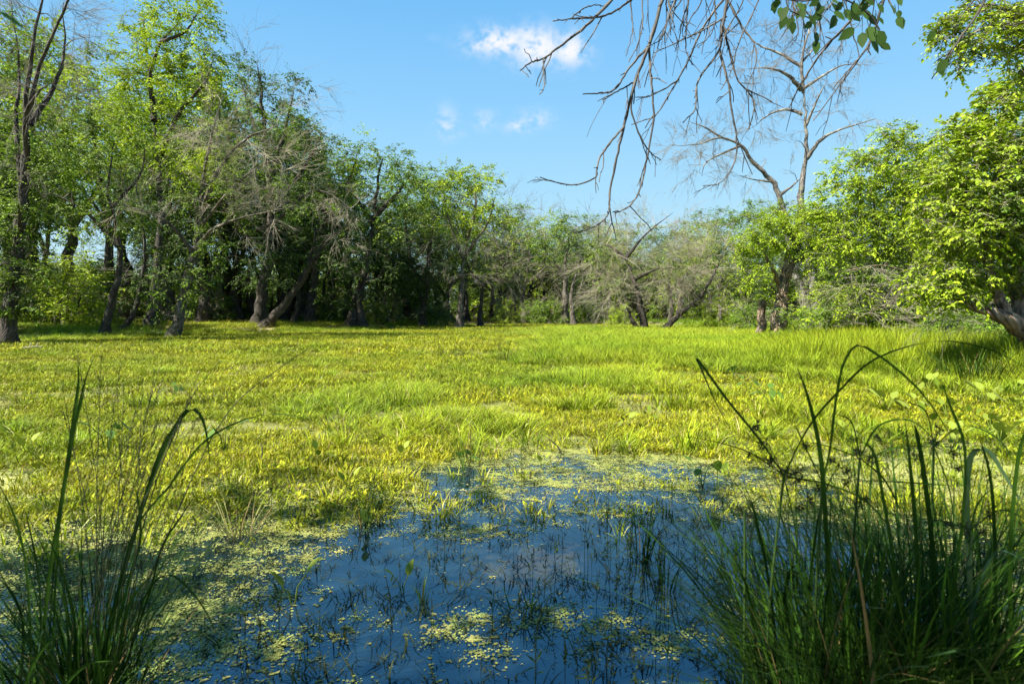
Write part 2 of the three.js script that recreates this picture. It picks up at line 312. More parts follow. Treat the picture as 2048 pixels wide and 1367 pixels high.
{
  const low = [0, 1, 2].map(() => tuft({ n: 16, r: 0.11, h: 0.11, w: 0.010, c: LIME, lean: 0.9, bend: 0.7, straw: 0.08 })), leafy = [0, 1, 2].map(() => sprout({ n: 26, r: 0.11, h: 0.05, l: 0.055, w: 0.018, c: LIME }));
  const spots = [];
  const put = (z0, z1, count, s0, s1) => { for (let i = 0; i < count; i++) { const z = -Math.sqrt(lerp(z0 * z0, z1 * z1, rnd())), x = rr(-1, 1) * (-z * 0.90 + 0.6), c = cover(x, z); if ((matField(x, z) < matThreshold(c) + 0.06 && rnd() > (z > -7.6 ? 0.24 : 0.02)) || (z > -9 && rnd() > smooth(0.12, 0.9, c) + (z < -3.9 && z > -6.8 ? 0.24 : 0.03))) continue; if (shoreDistance(x, z) > 1) continue; const gap = fbm(x * 0.55 + 31, z * 0.8 + 5, 4); if (gap < 0.44 && rnd() < 0.82) continue; spots.push([x, 0, z, rr(s0, s1) * (0.75 + 0.5 * fbm(x * 0.8, z * 0.8, 2)), tone(x, z)]); } };
  put(3.4, 9, 17000, 0.55, 1.15); put(9, 20, 34000, 0.9, 1.6); put(20, 45, 34000, 1.5, 2.6); put(45, 78, 16000, 2, 3.2);
  scatter('low_marsh_plants', [...low, ...leafy], M.blade, spots, 'low yellow-green marsh plants carpeting the whole pond', 'marsh plants');
  const mid = [0, 1, 2].map(() => tuft({ n: 18, r: 0.12, h: 1, w: 0.022, c: GREEN, lean: 0.35, bend: 0.45, straw: 0.10 }));
  const gs = [];
  const putG = (z0, z1, count) => { for (let i = 0; i < count; i++) { const z = -Math.sqrt(lerp(z0 * z0, z1 * z1, rnd())), x = rr(-1, 1) * (-z * 0.90 + 0.6), h = grassHeight(x, z); if (h < 0.1 || rnd() > h * 3) continue; const k = rr(0.7, 1.15); gs.push([x, Math.max(0, groundAt(x, z)), z, 0.42 + z * -0.02 + (z < -20 ? 0.2 : 0), tone(x, z), h * k / (0.42 + z * -0.02 + (z < -20 ? 0.2 : 0))]); } };
  putG(5, 14, 9000); putG(13, 30, 26000); putG(30, 62, 30000);
  scatter('tall_grass', mid, M.blade, gs, 'bright green tall grass in drifts over the marsh', 'grass');
  const bank = [];
  for (let i = 0; i < 30000; i++) { const z = -rr(20, 95), x = rr(-1, 1) * (-z * 0.95), s = shoreDistance(x, z); if (s < 0.2 || fbm(x * 0.25, z * 0.25, 3) < 0.42) continue; const d = fbm(x * 0.12 + 50, z * 0.12, 3), dry = x < 2 && d > 0.5; bank.push([x, groundAt(x, z), z, rr(0.5, 1.0), dry ? [1.12, 0.92, 1.6] : [0.62, 0.85, 0.8], rr(0.4, 0.8)]); }
  scatter('bank_grass', mid, M.blade, bank, 'rough grass on the bank under the trees', 'grass');
  const flakes = [0, 1, 2].map(() => { const m = new Mesher(); for (let i = 0; i < 40; i++) { const a = rnd() * 6.283, q = Math.abs(gauss()) * 0.09, x = Math.cos(a) * q * 1.4, z = Math.sin(a) * q, r = rr(0.0028, 0.0075), y = rr(0.004, 0.007), t = rr(-0.12, 0.12), c = mul3([0.26, 0.28, 0.06], rr(0.55, 1.35)), o = m.vert(x, y, z, 0, 1, 0, ...c); for (let j = 0; j < 5; j++) { const b = j / 5 * 6.283 + q * 40; m.vert(x + Math.cos(b) * r, y + Math.cos(b) * r * t, z + Math.sin(b) * r * 0.85, 0, 1, 0, ...c); } for (let j = 0; j < 5; j++) m.i.push(o, o + 1 + (j + 1) % 5, o + 1 + j); } return m.geo(); });
  const fk = []; for (let i = 0; i < 60000 && fk.length < 5200; i++) { const z = -Math.sqrt(lerp(3, 60, rnd())), x = rr(-1, 1) * (-z * 0.92 + 0.2), c = cover(x, z), f = matField(x, z) - matThreshold(c); if (f < -0.05 * rnd() - 0.012 || f > 0.13) continue; fk.push([x, 0, z, rr(0.6, 1.2), mul3([rr(0.8, 1.15), 1, 1], rr(0.7, 1.2))]); }
  scatter('duckweed_flakes', flakes, std({ name: 'duckweed_flake', vertexColors: true, roughness: 0.7, side: THREE.DoubleSide }), fk, 'loose specks of duckweed drifting between the floating patches', 'duckweed');
  const sprig = [0, 1, 2, 3].map(() => { const m = new Mesher(), h = rr(0.14, 0.3); m.tube([new V3(0, -0.05, 0), new V3(rr(-0.01, 0.01), h * 0.5, rr(-0.01, 0.01)), new V3(rr(-0.03, 0.03), h, rr(-0.03, 0.03))], [0.0022, 0.002, 0.001], 4); for (let k = 0; k < m.c.length; k += 3) { m.c[k] = 0.05; m.c[k + 1] = 0.07; m.c[k + 2] = 0.015; } for (let i = 0; i < 9; i++) { const a = rnd() * 6.283, e = rr(-0.2, 0.9); m.leaf(0, h * rr(0.3, 1), 0, new V3(Math.cos(a) * Math.cos(e), Math.sin(e), Math.sin(a) * Math.cos(e)), new V3(-Math.cos(a) * Math.sin(e), Math.cos(e), -Math.sin(a) * Math.sin(e)), rr(0.03, 0.06), rr(0.008, 0.014), mul3([0.05, 0.08, 0.012], rr(0.7, 1.4))); } return m.geo(); });
  const fleck = [0, 1, 2].map(() => { const m = new Mesher(); for (let i = 0; i < 5; i++) { const a = rnd() * 6.283, h = rr(0.02, 0.09); m.blade(bladePath(rr(-0.04, 0.04), rr(-0.04, 0.04), h, rr(0, 1.5), a, rr(0.3, 1.4), 3), rr(0.004, 0.009), [0.04, 0.05, 0.012], [0.07, 0.085, 0.02], new V3(-Math.sin(a), 0, Math.cos(a))); } return m.geo(); });
  const ss = [], fs = [];
  for (let i = 0; i < 5200; i++) { const z = -rr(1.9, 6.6), x = rr(-1, 1) * -z * 0.9, d = smooth(-0.3, 0.6, x) * smooth(-4.6, -3.2, z) * 0.20 + 0.025; if (rnd() < d) ss.push([x, 0, z, rr(0.5, 1.15), mul3([1, 1, 1], rr(0.6, 1.3))]); if (rnd() < 0.55) fs.push([x + rr(-0.2, 0.2), 0, z + rr(-0.2, 0.2), rr(0.35, 1.05), mul3([1, 1, 1], rr(0.5, 1.4))]); }
  scatter('water_sprigs', sprig, M.blade, ss, 'thin dark leafy sprigs standing in the open water', 'water plants');
  scatter('water_flecks', fleck, M.blade, fs, 'small dark curled blades poking out of the water', 'water plants');
}

// ------------------------------------------------------------------ trees
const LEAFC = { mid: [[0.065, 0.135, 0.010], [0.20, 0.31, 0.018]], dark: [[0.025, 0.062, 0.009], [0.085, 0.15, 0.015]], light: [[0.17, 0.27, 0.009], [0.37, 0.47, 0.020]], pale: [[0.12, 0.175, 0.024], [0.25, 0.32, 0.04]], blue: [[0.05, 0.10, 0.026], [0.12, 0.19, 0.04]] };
// o: base [px,py], d (metres ahead), limbs: [[[px,py,dz?,r?]...]...], blobs: [px,py,rx,ry,dz,n,kind]; pixels are of the photograph, turned into metres at distance d
function growTree(o) {
  seed(o.seed);
  const d = o.d, k = o.world ? 1 : d / LENS, base = o.world ? new V3(...o.base) : W(o.base[0], o.base[1], d), local = (px, py, dz = 0) => { if (o.world) return new V3(px - base.x, py - base.y, dz - base.z); const p = W(px, py, d); p.y -= base.y; p.x -= base.x; p.z = dz; return p; };
  const wood = new Mesher(), twig = new Mesher(), leaf = new Mesher(), nodes = [];
  for (const limb of o.limbs) {
    const P = limb.map(([px, py, dz = 0]) => local(px, py, dz)), n = Math.max(6, limb.length * 4), pts = curve(P, n), r0 = limb[0][3] * k, r1 = (limb[limb.length - 1][3] ?? 1) * k * ((limb[limb.length - 1][3] ?? 1) <= 5 && !o.world ? 0.3 : 1);
    const wob = o.wobble ?? 0.6; pts.forEach((p, i) => { if (i && i < n) { p.x += gauss() * wob * r0 * 0.4; p.z += gauss() * wob * r0 * 0.6; p.y += gauss() * wob * r0 * 0.2; } });
    const flare = limb === o.limbs[0] || limb[0][4];
    const rad = pts.map((_, i) => { const t = i / n; return lerp(r0, r1, Math.pow(t, 0.8)) * (flare && t < 0.12 ? 1 + 0.55 * (1 - t / 0.12) ** 2 : 1); });
    if (flare) { const low = pts[0].clone(); low.y -= 0.5; pts.unshift(low); rad.unshift(rad[0] * 1.15); }
    wood.tube(pts, rad, r0 > 0.12 ? 12 : 8, 0.28);
    pts.forEach((p, i) => nodes.push({ p, r: rad[i] }));
  }
  // clump centres, nearest to the limbs first, each joined by its own bough
  const clumps = [];
  for (const [px, py, rx, ry, dz = 0, n = 40, kind = 'leaf', tint] of o.blobs) {
    const c = local(px, py, dz), R = new V3(rx * k, ry * k, (o.deep ?? 0.85) * (rx + ry) / 2 * k);
    for (let i = 0; i < n; i++) { const b = ball(); const q = rnd(); if (q < 0.5) b.normalize().multiplyScalar(rr(0.6, 1.05)); else if (q < 0.64) b.normalize().multiplyScalar(rr(1.05, 1.42)); clumps.push({ p: new V3(c.x + b.x * R.x, Math.max(0.15, c.y + b.y * R.y), c.z + b.z * R.z), out: b, kind, tint }); }
  }
  for (const c of clumps) { c.d = 1e9; for (const q of nodes) c.d = Math.min(c.d, c.p.distanceToSquared(q.p)); }
  clumps.sort((a, b) => a.d - b.d);
  const C = LEAFC[o.color ?? 'mid'], L = o.leaf ?? 0.16, cl = o.clump ?? 0.55;
  const tmp = new V3(), nn = new V3(), dd = new V3();
  for (const c of clumps) {
    let best = null, bd = 1e9; for (const q of nodes) { const dy = c.p.y - q.p.y, s = c.p.distanceToSquared(q.p) * (dy < 0 ? 1.5 : 1); if (s < bd) { bd = s; best = q; } }
    const len = Math.sqrt(bd), a = best.p, mid = a.clone().lerp(c.p, 0.5); mid.y += len * (c.kind === 'bare' ? rr(0, 0.25) : rr(-0.05, 0.2)); mid.x += gauss() * len * 0.12; mid.z += gauss() * len * 0.12;
    const n = len > 1.2 ? 6 : 4, pts = curve([a, mid, c.p], n), r0 = Math.min(best.r * 0.75, 0.012 + len * 0.016 + (o.stout ?? 0)), r1 = c.kind === 'bare' ? 0.008 : 0.006;
    const rad = pts.map((_, i) => lerp(r0, r1, i / n));
    pts.forEach((p, i) => { if (i && i < n) { p.x += gauss() * len * 0.025; p.y += gauss() * len * 0.025; p.z += gauss() * len * 0.025; } });
    (r0 > 0.045 ? wood : twig).tube(pts, rad, r0 > 0.045 ? 6 : 4);
    pts.forEach((p, i) => { if (i) nodes.push({ p, r: rad[i] }); });
    if (c.kind === 'bare') {          // a spray of fine dead twigs
      const dir = c.p.clone().sub(a).normalize().addScaledVector(c.out, 0.6).normalize(), S = o.spray ?? 1.2;
      for (let i = 0; i < (o.twigs ?? 9) * 0.62; i++) {
        const s0 = pts[Math.max(1, n - Math.floor(rnd() * n * 0.8))], l = S * rr(0.5, 1.5);
        dd.copy(dir).addScaledVector(ball(), 0.62).normalize(); const droop = (o.droop ?? 0.1) * rr(0, 2);
        const q = [s0.clone()]; for (let j = 1; j <= 3; j++) { const t = j / 3; q.push(new V3(s0.x + dd.x * l * t + gauss() * 0.05 * l, s0.y + dd.y * l * t - droop * l * t * t, s0.z + dd.z * l * t + gauss() * 0.05 * l)); }
        const w = (o.twigR ?? 0.008) * 0.66; twig.tube(q, [w, w * 0.8, w * 0.6, w * 0.35], 3);
        for (let j = 0; j < 3; j++) { const b = q[1 + Math.floor(rnd() * 2)], e = new V3(b.x, b.y, b.z).addScaledVector(dd, l * rr(0.15, 0.45)).addScaledVector(ball(), l * 0.24); e.y -= droop * l * 0.3; twig.tube([b, e], [w * 0.65, w * 0.35], 3); }
      }
      if (!o.bareLeaves) continue;
    }
    const N = c.kind === 'bare' ? o.bareLeaves : Math.round((o.leaves ?? 60) * rr(0.6, 1.35)), shade = rr(0.72, 1.3), mixT = rnd(), R = cl * rr(0.5, 1.3), CC = c.tint ? LEAFC[c.tint] : C;
    const per = o.fine ? 6 : 8, sprigs = Math.ceil(N / per), dv = new V3(), sv = new V3(), q0 = new V3();
    for (let k = 0; k < sprigs; k++) {
      dv.copy(ball()).normalize(); dv.y = dv.y * 0.7 + 0.1; dv.addScaledVector(c.out, 0.55).normalize();
      const len = R * rr(0.6, 1.7), sag = rr(0.1, 0.55), lit = rr(0.75, 1.25);
      q0.copy(c.p).addScaledVector(ball(), R * 0.4);
      sv.crossVectors(dv, up).normalize();
      if (o.fine && k % 2 === 0) twig.tube([q0.clone(), q0.clone().addScaledVector(dv, len * 0.5).add(new V3(0, -sag * len * 0.25, 0)), q0.clone().addScaledVector(dv, len).add(new V3(0, -sag * len, 0))], [0.004, 0.003, 0.0015], 3);
      for (let i = 0; i < per && k * per + i < N; i++) {
        const t = (i + 0.6) / per, side = i % 2 ? 1 : -1;
        tmp.copy(q0).addScaledVector(dv, len * t); tmp.y -= sag * len * t * t;
        dd.copy(dv).multiplyScalar(0.7).addScaledVector(sv, side * rr(0.3, 1.1)).addScaledVector(ball(), 0.35); dd.y -= 0.25 + sag * t; dd.normalize();
        nn.copy(ball()).multiplyScalar(0.7).addScaledVector(up, 0.9); nn.addScaledVector(dd, -nn.dot(dd)).normalize();
        const cc = mul3(mix3(CC[0], CC[1], clamp(mixT * 0.5 + rnd() * 0.3 + t * 0.25)), shade * lit * rr(0.8, 1.2)), l = L * rr(0.5, 1.35);
        leaf.leaf(tmp.x, tmp.y, tmp.z, dd, nn, l, l * (o.slim ?? 0.5) * rr(0.8, 1.2), cc, o.fine);
      }
    }
    if (c.kind !== 'bare') for (let i = 0; i < (o.inner ?? 3); i++) { const e = c.p.clone().addScaledVector(ball(), R); twig.tube([pts[n - 1], e], [0.006, 0.003], 3); }
  }
  base.y = 0; base.y = Math.max(-0.05, Math.min(groundAt(base.x, base.z), 0.6));
  return { wood, twig, leaf, base };
}
function plantTree(o) {
  const g = growTree(o), t = thing(o.name ?? 'tree', o.label, o.category ?? 'tree', g.base, o.group);
  part('trunk', g.wood.geo(false), o.bark ?? M.barkDark, t);
  if (!g.twig.empty) part('branches', g.twig.geo(false), o.twigMat ?? M.twigGrey, t, 'stuff');
  if (!g.leaf.empty) part('crown', g.leaf.geo(), o.leafMat ?? M.leaf, t, 'stuff');
  return t;
}
const T = [];
// left group, nearest first
T.push(plantTree({ seed: 101, base: [18, 692], d: 27, color: 'mid', leaf: 0.15, clump: 0.5, leaves: 55, bark: M.barkDark, twigMat: M.twigGrey, spray: 1.3, twigs: 10, stout: 0.01, label: 'dark-trunked half-bare tree with ivy on its lower trunk, at the far left edge',
  limbs: [[[18, 692, 0, 14], [24, 600], [38, 480], [46, 390], [52, 310, 0, 7]], [[52, 310, 0, 6], [72, 190, 0.5], [112, 60, 1], [140, -90, 1, 2]], [[46, 390, 0, 6], [12, 250, -0.5], [0, 120, -1], [-20, -40, -1, 2]], [[55, 320, 0, 5], [95, 250, 1.2], [150, 215, 2], [178, 205, 2.2, 2]], [[60, 250, 0, 6], [88, 120, -1], [75, -30, -1.5, 2]], [[92, 250, 1, 5], [132, 150, 1.4], [200, 60, 2], [240, -20, 2, 2]], [[40, 470, 0, 5], [75, 440, 1], [95, 420, 1.6, 2]]],
  blobs: [[110, 60, 110, 90, 0.5, 46, 'bare'], [60, 100, 80, 130, 0, 26, 'bare'], [165, 190, 70, 60, 1.8, 22, 'bare'], [60, 300, 70, 60, 1, 14, 'bare'], [22, 520, 48, 70, 0, 46, 'leaf', 'dark'], [30, 590, 42, 40, 0.2, 26, 'leaf', 'dark'], [5, 160, 40, 120, -1, 36], [-10, 330, 50, 90, -0.6, 34], [40, 440, 50, 50, -0.5, 18], [70, 560, 38, 50, 0.8, 16], [90, 330, 60, 60, -0.8, 30], [30, 60, 60, 70, -1.2, 26], [130, 300, 50, 50, -0.6, 22], [20, 440, 50, 40, 0.4, 24]] }));
T.push(plantTree({ seed: 102, base: [208, 682], d: 33, color: 'mid', leaf: 0.16, label: 'slender dark tree leaning right, second trunk from the left edge', bark: M.barkDark,
  limbs: [[[208, 682, 0, 9], [222, 620], [238, 540], [232, 460], [215, 380], [228, 290, 0, 3]], [[236, 500, 0, 5], [180, 430, 0.5], [130, 400, 1, 2]], [[225, 420, 0, 4], [270, 350, -0.5], [290, 300, 0, 2]]],
  blobs: [[190, 320, 80, 70, 0, 46], [140, 390, 60, 50, 1, 26], [240, 250, 70, 60, -0.5, 34], [250, 420, 60, 50, 0.5, 8, 'bare'], [190, 460, 70, 50, 0.4, 6, 'bare'], [240, 440, 60, 50, 0.2, 28], [180, 470, 50, 40, 0.2, 20], [160, 270, 50, 50, 1, 22]] }));
T.push(plantTree({ seed: 103, base: [258, 668], d: 38, color: 'dark', leaf: 0.17, label: 'thin crooked tree leaning right between two thicker trunks on the left', bark: M.barkDark,
  limbs: [[[240, 668, 0, 7], [262, 640], [278, 590], [290, 520], [280, 430], [270, 360, 0, 3]]], blobs: [[290, 560, 46, 50, 0, 28], [260, 380, 70, 60, -1, 36], [310, 450, 60, 60, -0.5, 26]] }));
T.push(plantTree({ seed: 104, base: [306, 657], d: 44, color: 'light', leaf: 0.21, clump: 0.75, leaves: 58, stout: 0.02, label: 'tallest leafy tree of the left group, bright open crown reaching the frame top', bark: M.barkDark,
  limbs: [[[306, 657, 0, 12], [312, 560], [320, 440], [316, 330], [305, 220, 0, 5]], [[305, 220, 0, 5], [310, 150, 0.5], [335, 100, 1], [370, 60, 1, 3]], [[308, 240, 0, 6], [285, 150, -1], [268, 60, -1.4], [262, 10, -1.4, 2]], [[315, 320, 0, 6], [370, 240, 1], [430, 180, 1.5], [450, 130, 1.5, 2]], [[338, 95, 1, 4], [395, 80, 1.5], [420, 40, 1.5, 2]], [[316, 360, 0, 5], [260, 290, -1], [220, 220, -1.5, 2]]],
  blobs: [[266, 32, 42, 34, -1.4, 26], [352, 50, 40, 34, 1, 24], [408, 28, 36, 26, 1.5, 18], [424, 78, 36, 30, 1.5, 20], [310, 140, 52, 36, 0.5, 30], [262, 170, 54, 50, -1, 34], [380, 190, 60, 46, 1, 36], [440, 205, 40, 34, 1.5, 18], [330, 260, 70, 48, 0, 40], [220, 210, 48, 50, -1.5, 30], [400, 280, 60, 44, 0.8, 30, 'leaf', 'mid'], [460, 130, 34, 36, 1.5, 14], [290, 330, 60, 40, -0.6, 28, 'leaf', 'mid'], [240, 110, 40, 44, -1.2, 24], [350, 110, 46, 40, 0.6, 24], [410, 140, 46, 40, 1.2, 24], [350, 310, 60, 50, 0.6, 30], [200, 280, 60, 60, -1.2, 30], [430, 330, 60, 50, 0.6, 26], [300, 90, 40, 36, -0.4, 18]] }));
T.push(plantTree({ seed: 105, base: [346, 672], d: 34, color: 'mid', leaf: 0.15, spray: 1.7, twigs: 13, droop: 0.06, twigMat: M.twigPale, bark: M.barkGrey, twigR: 0.011, stout: 0.012, label: 'leaning left-group tree with a wide fan of pale bare branches',
  limbs: [[[346, 672, 0, 11], [360, 615], [372, 560], [388, 500], [402, 430, 0, 6]], [[402, 430, 0, 6], [415, 350, 0.4], [440, 280, 1], [470, 200, 1.4, 2]], [[402, 430, 0, 6], [450, 350, 1], [515, 290, 1.6], [590, 265, 2, 2]], [[388, 500, 0, 5], [445, 460, 1.2], [520, 440, 2], [610, 425, 2.5, 2]], [[400, 450, 0, 4], [470, 390, 1], [540, 340, 1.5], [600, 320, 1.5, 2]], [[388, 500, 0, 5], [350, 440, 1], [270, 410, 1.6, 2]], [[395, 470, 0, 4], [380, 390, -0.4], [350, 330, -0.5, 2]]],
  blobs: [[520, 270, 110, 70, 1.5, 18, 'bare'], [560, 340, 110, 60, 1.8, 22, 'bare'], [500, 330, 70, 50, 0.8, 30, 'leaf', 'mid'], [560, 250, 60, 40, 0.8, 22, 'leaf', 'mid'], [590, 400, 60, 40, 1.2, 26, 'leaf', 'mid'], [430, 300, 50, 60, 0.4, 26, 'leaf', 'light'], [470, 480, 60, 40, 0.6, 24, 'leaf', 'mid'], [470, 360, 70, 70, 1, 14, 'bare'], [520, 440, 90, 40, 2, 16, 'bare'], [290, 410, 70, 50, 1.4, 10, 'bare'], [450, 230, 50, 60, 1, 10, 'bare'], [350, 560, 42, 50, 0.4, 30], [392, 560, 30, 50, 0, 20], [378, 330, 44, 36, -0.3, 24, 'leaf', 'light'], [392, 400, 46, 36, 0, 22, 'leaf', 'mid'], [470, 410, 40, 26, 1, 14, 'leaf', 'mid']] }));
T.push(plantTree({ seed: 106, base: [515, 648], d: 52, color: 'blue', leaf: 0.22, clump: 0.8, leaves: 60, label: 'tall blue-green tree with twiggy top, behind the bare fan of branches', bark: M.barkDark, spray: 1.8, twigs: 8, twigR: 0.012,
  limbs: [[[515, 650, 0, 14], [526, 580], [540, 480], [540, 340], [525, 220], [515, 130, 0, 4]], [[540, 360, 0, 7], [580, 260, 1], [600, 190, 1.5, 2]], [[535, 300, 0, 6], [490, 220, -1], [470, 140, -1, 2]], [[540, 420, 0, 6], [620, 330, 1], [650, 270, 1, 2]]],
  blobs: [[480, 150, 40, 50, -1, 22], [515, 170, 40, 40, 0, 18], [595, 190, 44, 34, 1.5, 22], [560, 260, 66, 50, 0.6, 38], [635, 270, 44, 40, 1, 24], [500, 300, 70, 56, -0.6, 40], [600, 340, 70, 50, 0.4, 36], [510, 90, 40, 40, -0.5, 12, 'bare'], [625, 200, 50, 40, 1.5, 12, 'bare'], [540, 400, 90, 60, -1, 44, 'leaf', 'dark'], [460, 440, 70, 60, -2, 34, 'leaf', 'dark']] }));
T.push(plantTree({ seed: 107, base: [530, 650], d: 47, color: 'dark', leaf: 0.19, clump: 0.7, label: 'heavy black trunk leaning sharply right, in the dark part of the wood', bark: M.barkDark, spray: 1.6, twigs: 9, twigMat: M.twigPale, twigR: 0.011,
  limbs: [[[530, 650, 0, 11], [570, 605], [598, 565], [622, 500], [640, 420, 0, 5]], [[598, 565, 0, 6], [660, 480, 0.8], [720, 440, 1.4, 2]], [[520, 465, 1.5, 4, 0], [565, 448, 1.8], [640, 388, 2], [690, 402, 2.4], [735, 440, 2.6, 2]]],
  blobs: [[600, 500, 90, 46, 0, 56], [650, 430, 70, 56, 0, 44, 'leaf', 'mid'], [540, 540, 60, 40, 0.6, 30], [720, 420, 50, 30, 2.4, 16, 'bare'], [715, 470, 36, 30, 2.4, 9, 'bare'], [650, 395, 50, 20, 2, 10, 'bare'], [690, 510, 60, 40, 0.4, 34]] }));
T.push(plantTree({ seed: 108, base: [620, 648], d: 55, color: 'mid', leaf: 0.22, clump: 0.8, label: 'upright black-trunked tree with rounded crown, right of the sharply leaning trunk', bark: M.barkDark,
  limbs: [[[618, 650, 0, 12], [626, 580], [640, 460], [660, 360, 0, 5]], [[640, 460, 0, 6], [700, 370, 0.8], [720, 310, 1, 2]], [[590, 650, 0.4, 8, 1], [600, 590, 0.4], [580, 520, 0.6, 4]]],
  blobs: [[680, 340, 56, 40, 0.4, 34], [725, 315, 40, 30, 1, 20, 'leaf', 'light'], [640, 400, 60, 50, 0, 36], [720, 390, 60, 46, 0.6, 34], [620, 510, 80, 60, -0.6, 50, 'leaf', 'dark'], [780, 470, 60, 50, 0, 30, 'leaf', 'dark']] }));
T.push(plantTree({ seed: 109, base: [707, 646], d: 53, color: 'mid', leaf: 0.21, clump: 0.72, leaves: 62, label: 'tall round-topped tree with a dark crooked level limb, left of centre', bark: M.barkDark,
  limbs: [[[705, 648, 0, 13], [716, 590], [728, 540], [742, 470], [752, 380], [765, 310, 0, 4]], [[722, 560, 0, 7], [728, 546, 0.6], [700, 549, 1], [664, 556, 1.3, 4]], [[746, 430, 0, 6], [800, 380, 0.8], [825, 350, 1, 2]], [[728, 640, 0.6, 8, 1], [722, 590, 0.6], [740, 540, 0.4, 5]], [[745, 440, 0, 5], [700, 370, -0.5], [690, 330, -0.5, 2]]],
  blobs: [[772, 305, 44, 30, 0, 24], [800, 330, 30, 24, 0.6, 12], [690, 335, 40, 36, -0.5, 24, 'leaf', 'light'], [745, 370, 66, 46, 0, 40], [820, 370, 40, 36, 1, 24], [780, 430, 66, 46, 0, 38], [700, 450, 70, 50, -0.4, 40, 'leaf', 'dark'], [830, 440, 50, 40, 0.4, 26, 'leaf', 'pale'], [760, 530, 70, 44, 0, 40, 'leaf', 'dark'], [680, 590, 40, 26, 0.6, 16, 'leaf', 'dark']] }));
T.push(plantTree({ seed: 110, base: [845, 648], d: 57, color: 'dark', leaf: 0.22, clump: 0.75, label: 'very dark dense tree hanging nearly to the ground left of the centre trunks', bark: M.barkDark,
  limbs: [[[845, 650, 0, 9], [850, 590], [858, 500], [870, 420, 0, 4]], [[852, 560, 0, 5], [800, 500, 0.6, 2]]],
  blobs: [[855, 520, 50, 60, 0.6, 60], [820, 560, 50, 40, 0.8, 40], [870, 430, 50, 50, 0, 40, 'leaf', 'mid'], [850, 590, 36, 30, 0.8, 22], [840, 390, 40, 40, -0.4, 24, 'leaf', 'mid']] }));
T.push(plantTree({ seed: 111, base: [920, 658], d: 55, color: 'light', leaf: 0.20, clump: 0.68, leaves: 56, spray: 2.0, twigs: 10, twigMat: M.twigGrey, twigR: 0.011, bark: M.barkGrey, label: 'yellow-green tree with forked grey trunk standing at the pond edge in the centre',
  limbs: [[[918, 658, 0, 8], [923, 590], [926, 535], [934, 480, 0, 5]], [[934, 480, 0, 5], [950, 420, 0.4], [952, 360, 0.6, 2]], [[928, 520, 0, 4], [900, 450, -0.4], [885, 390, -0.6, 2]], [[930, 510, 0, 4], [975, 450, 0.6], [990, 400, 0.8, 2]]],
  blobs: [[880, 365, 34, 28, -0.6, 18], [915, 345, 30, 18, 0, 14], [950, 360, 36, 26, 0.6, 22], [980, 390, 30, 40, 0.8, 22], [900, 420, 46, 40, -0.4, 28], [960, 440, 46, 40, 0.4, 26], [950, 500, 90, 60, 0.5, 40, 'bare'], [880, 490, 50, 50, 0, 16, 'bare'], [1000, 450, 50, 60, 0.8, 20, 'bare'], [925, 470, 40, 40, 0.4, 14]] }));
T.push(plantTree({ seed: 112, base: [960, 656], d: 58, color: 'mid', leaf: 0.2, spray: 1.7, twigs: 9, twigR: 0.012, bark: M.barkDark, label: 'small dark-stemmed tree with drooping grey twigs, right beside the yellow-green tree', droop: 0.25,
  limbs: [[[960, 656, 0, 6], [962, 610], [970, 570], [995, 550, 0, 3]], [[968, 575, 0, 4], [940, 540, 0.4], [930, 510, 0.6, 2]]],
  blobs: [[1000, 555, 60, 30, 0.4, 24, 'bare'], [960, 545, 44, 26, 0.6, 14], [1010, 590, 40, 20, 0.6, 12, 'bare'], [970, 500, 40, 30, 0, 16]] }));
T.push(plantTree({ seed: 113, base: [1130, 650], d: 68, color: 'mid', leaf: 0.24, clump: 0.85, spray: 2.0, twigs: 9, twigR: 0.014, bark: M.barkGrey, label: 'grey-trunked tree in the far treeline, right of centre under the dangling twigs',
  limbs: [[[1130, 650, 0, 9], [1132, 590], [1130, 530], [1138, 470, 0, 4]], [[1146, 650, 1, 6, 1], [1142, 580, 1], [1160, 520, 1, 3]], [[1131, 550, 0, 4], [1090, 500, 0, 2]]],
  blobs: [[1130, 480, 50, 36, 0, 36], [1080, 470, 44, 34, 0, 28], [1160, 450, 40, 34, 0, 16, 'bare'], [1120, 520, 70, 40, 0.6, 24, 'bare'], [1180, 500, 50, 40, 0.4, 28], [1125, 445, 20, 26, 0, 8]] }));
T.push(plantTree({ seed: 114, base: [1288, 664], d: 47, color: 'pale', leaf: 0.16, leaves: 40, spray: 2.0, twigs: 10, droop: 0.12, twigR: 0.010, twigMat: M.twigPale, bark: M.barkDark, bareLeaves: 9, label: 'spreading tree of pale bare twigs on two leaning trunks standing in the grass',
  limbs: [[[1288, 664, 0, 9], [1281, 610], [1266, 560], [1253, 516, 0, 5]], [[1326, 662, 0.3, 8, 1], [1350, 634, 0.5], [1374, 612, 0.8], [1392, 596, 1, 5]], [[1275, 662, 0.3, 7, 1], [1262, 640, 0.4], [1250, 615, 0.6, 3]], [[1253, 516, 0, 4], [1290, 470, 0.5], [1340, 430, 1, 1]], [[1254, 520, 0, 4], [1215, 490, -0.4], [1190, 500, -0.4, 1]], [[1392, 596, 1, 4], [1420, 550, 1], [1440, 500, 1, 1]], [[1268, 560, 0, 4], [1310, 540, 0.8], [1360, 540, 1.2, 1]]],
  blobs: [[1220, 540, 60, 60, 0, 36, 'bare'], [1290, 470, 90, 50, 0.4, 46, 'bare'], [1400, 530, 66, 60, 1, 40, 'bare'], [1340, 540, 60, 50, 1, 30, 'bare'], [1215, 590, 40, 30, 0.4, 14, 'bare'], [1305, 600, 26, 34, 0.3, 16, 'leaf', 'mid'], [1225, 570, 30, 18, 0.4, 10, 'leaf', 'mid'], [1360, 590, 40, 30, 0.8, 12, 'bare']] }));
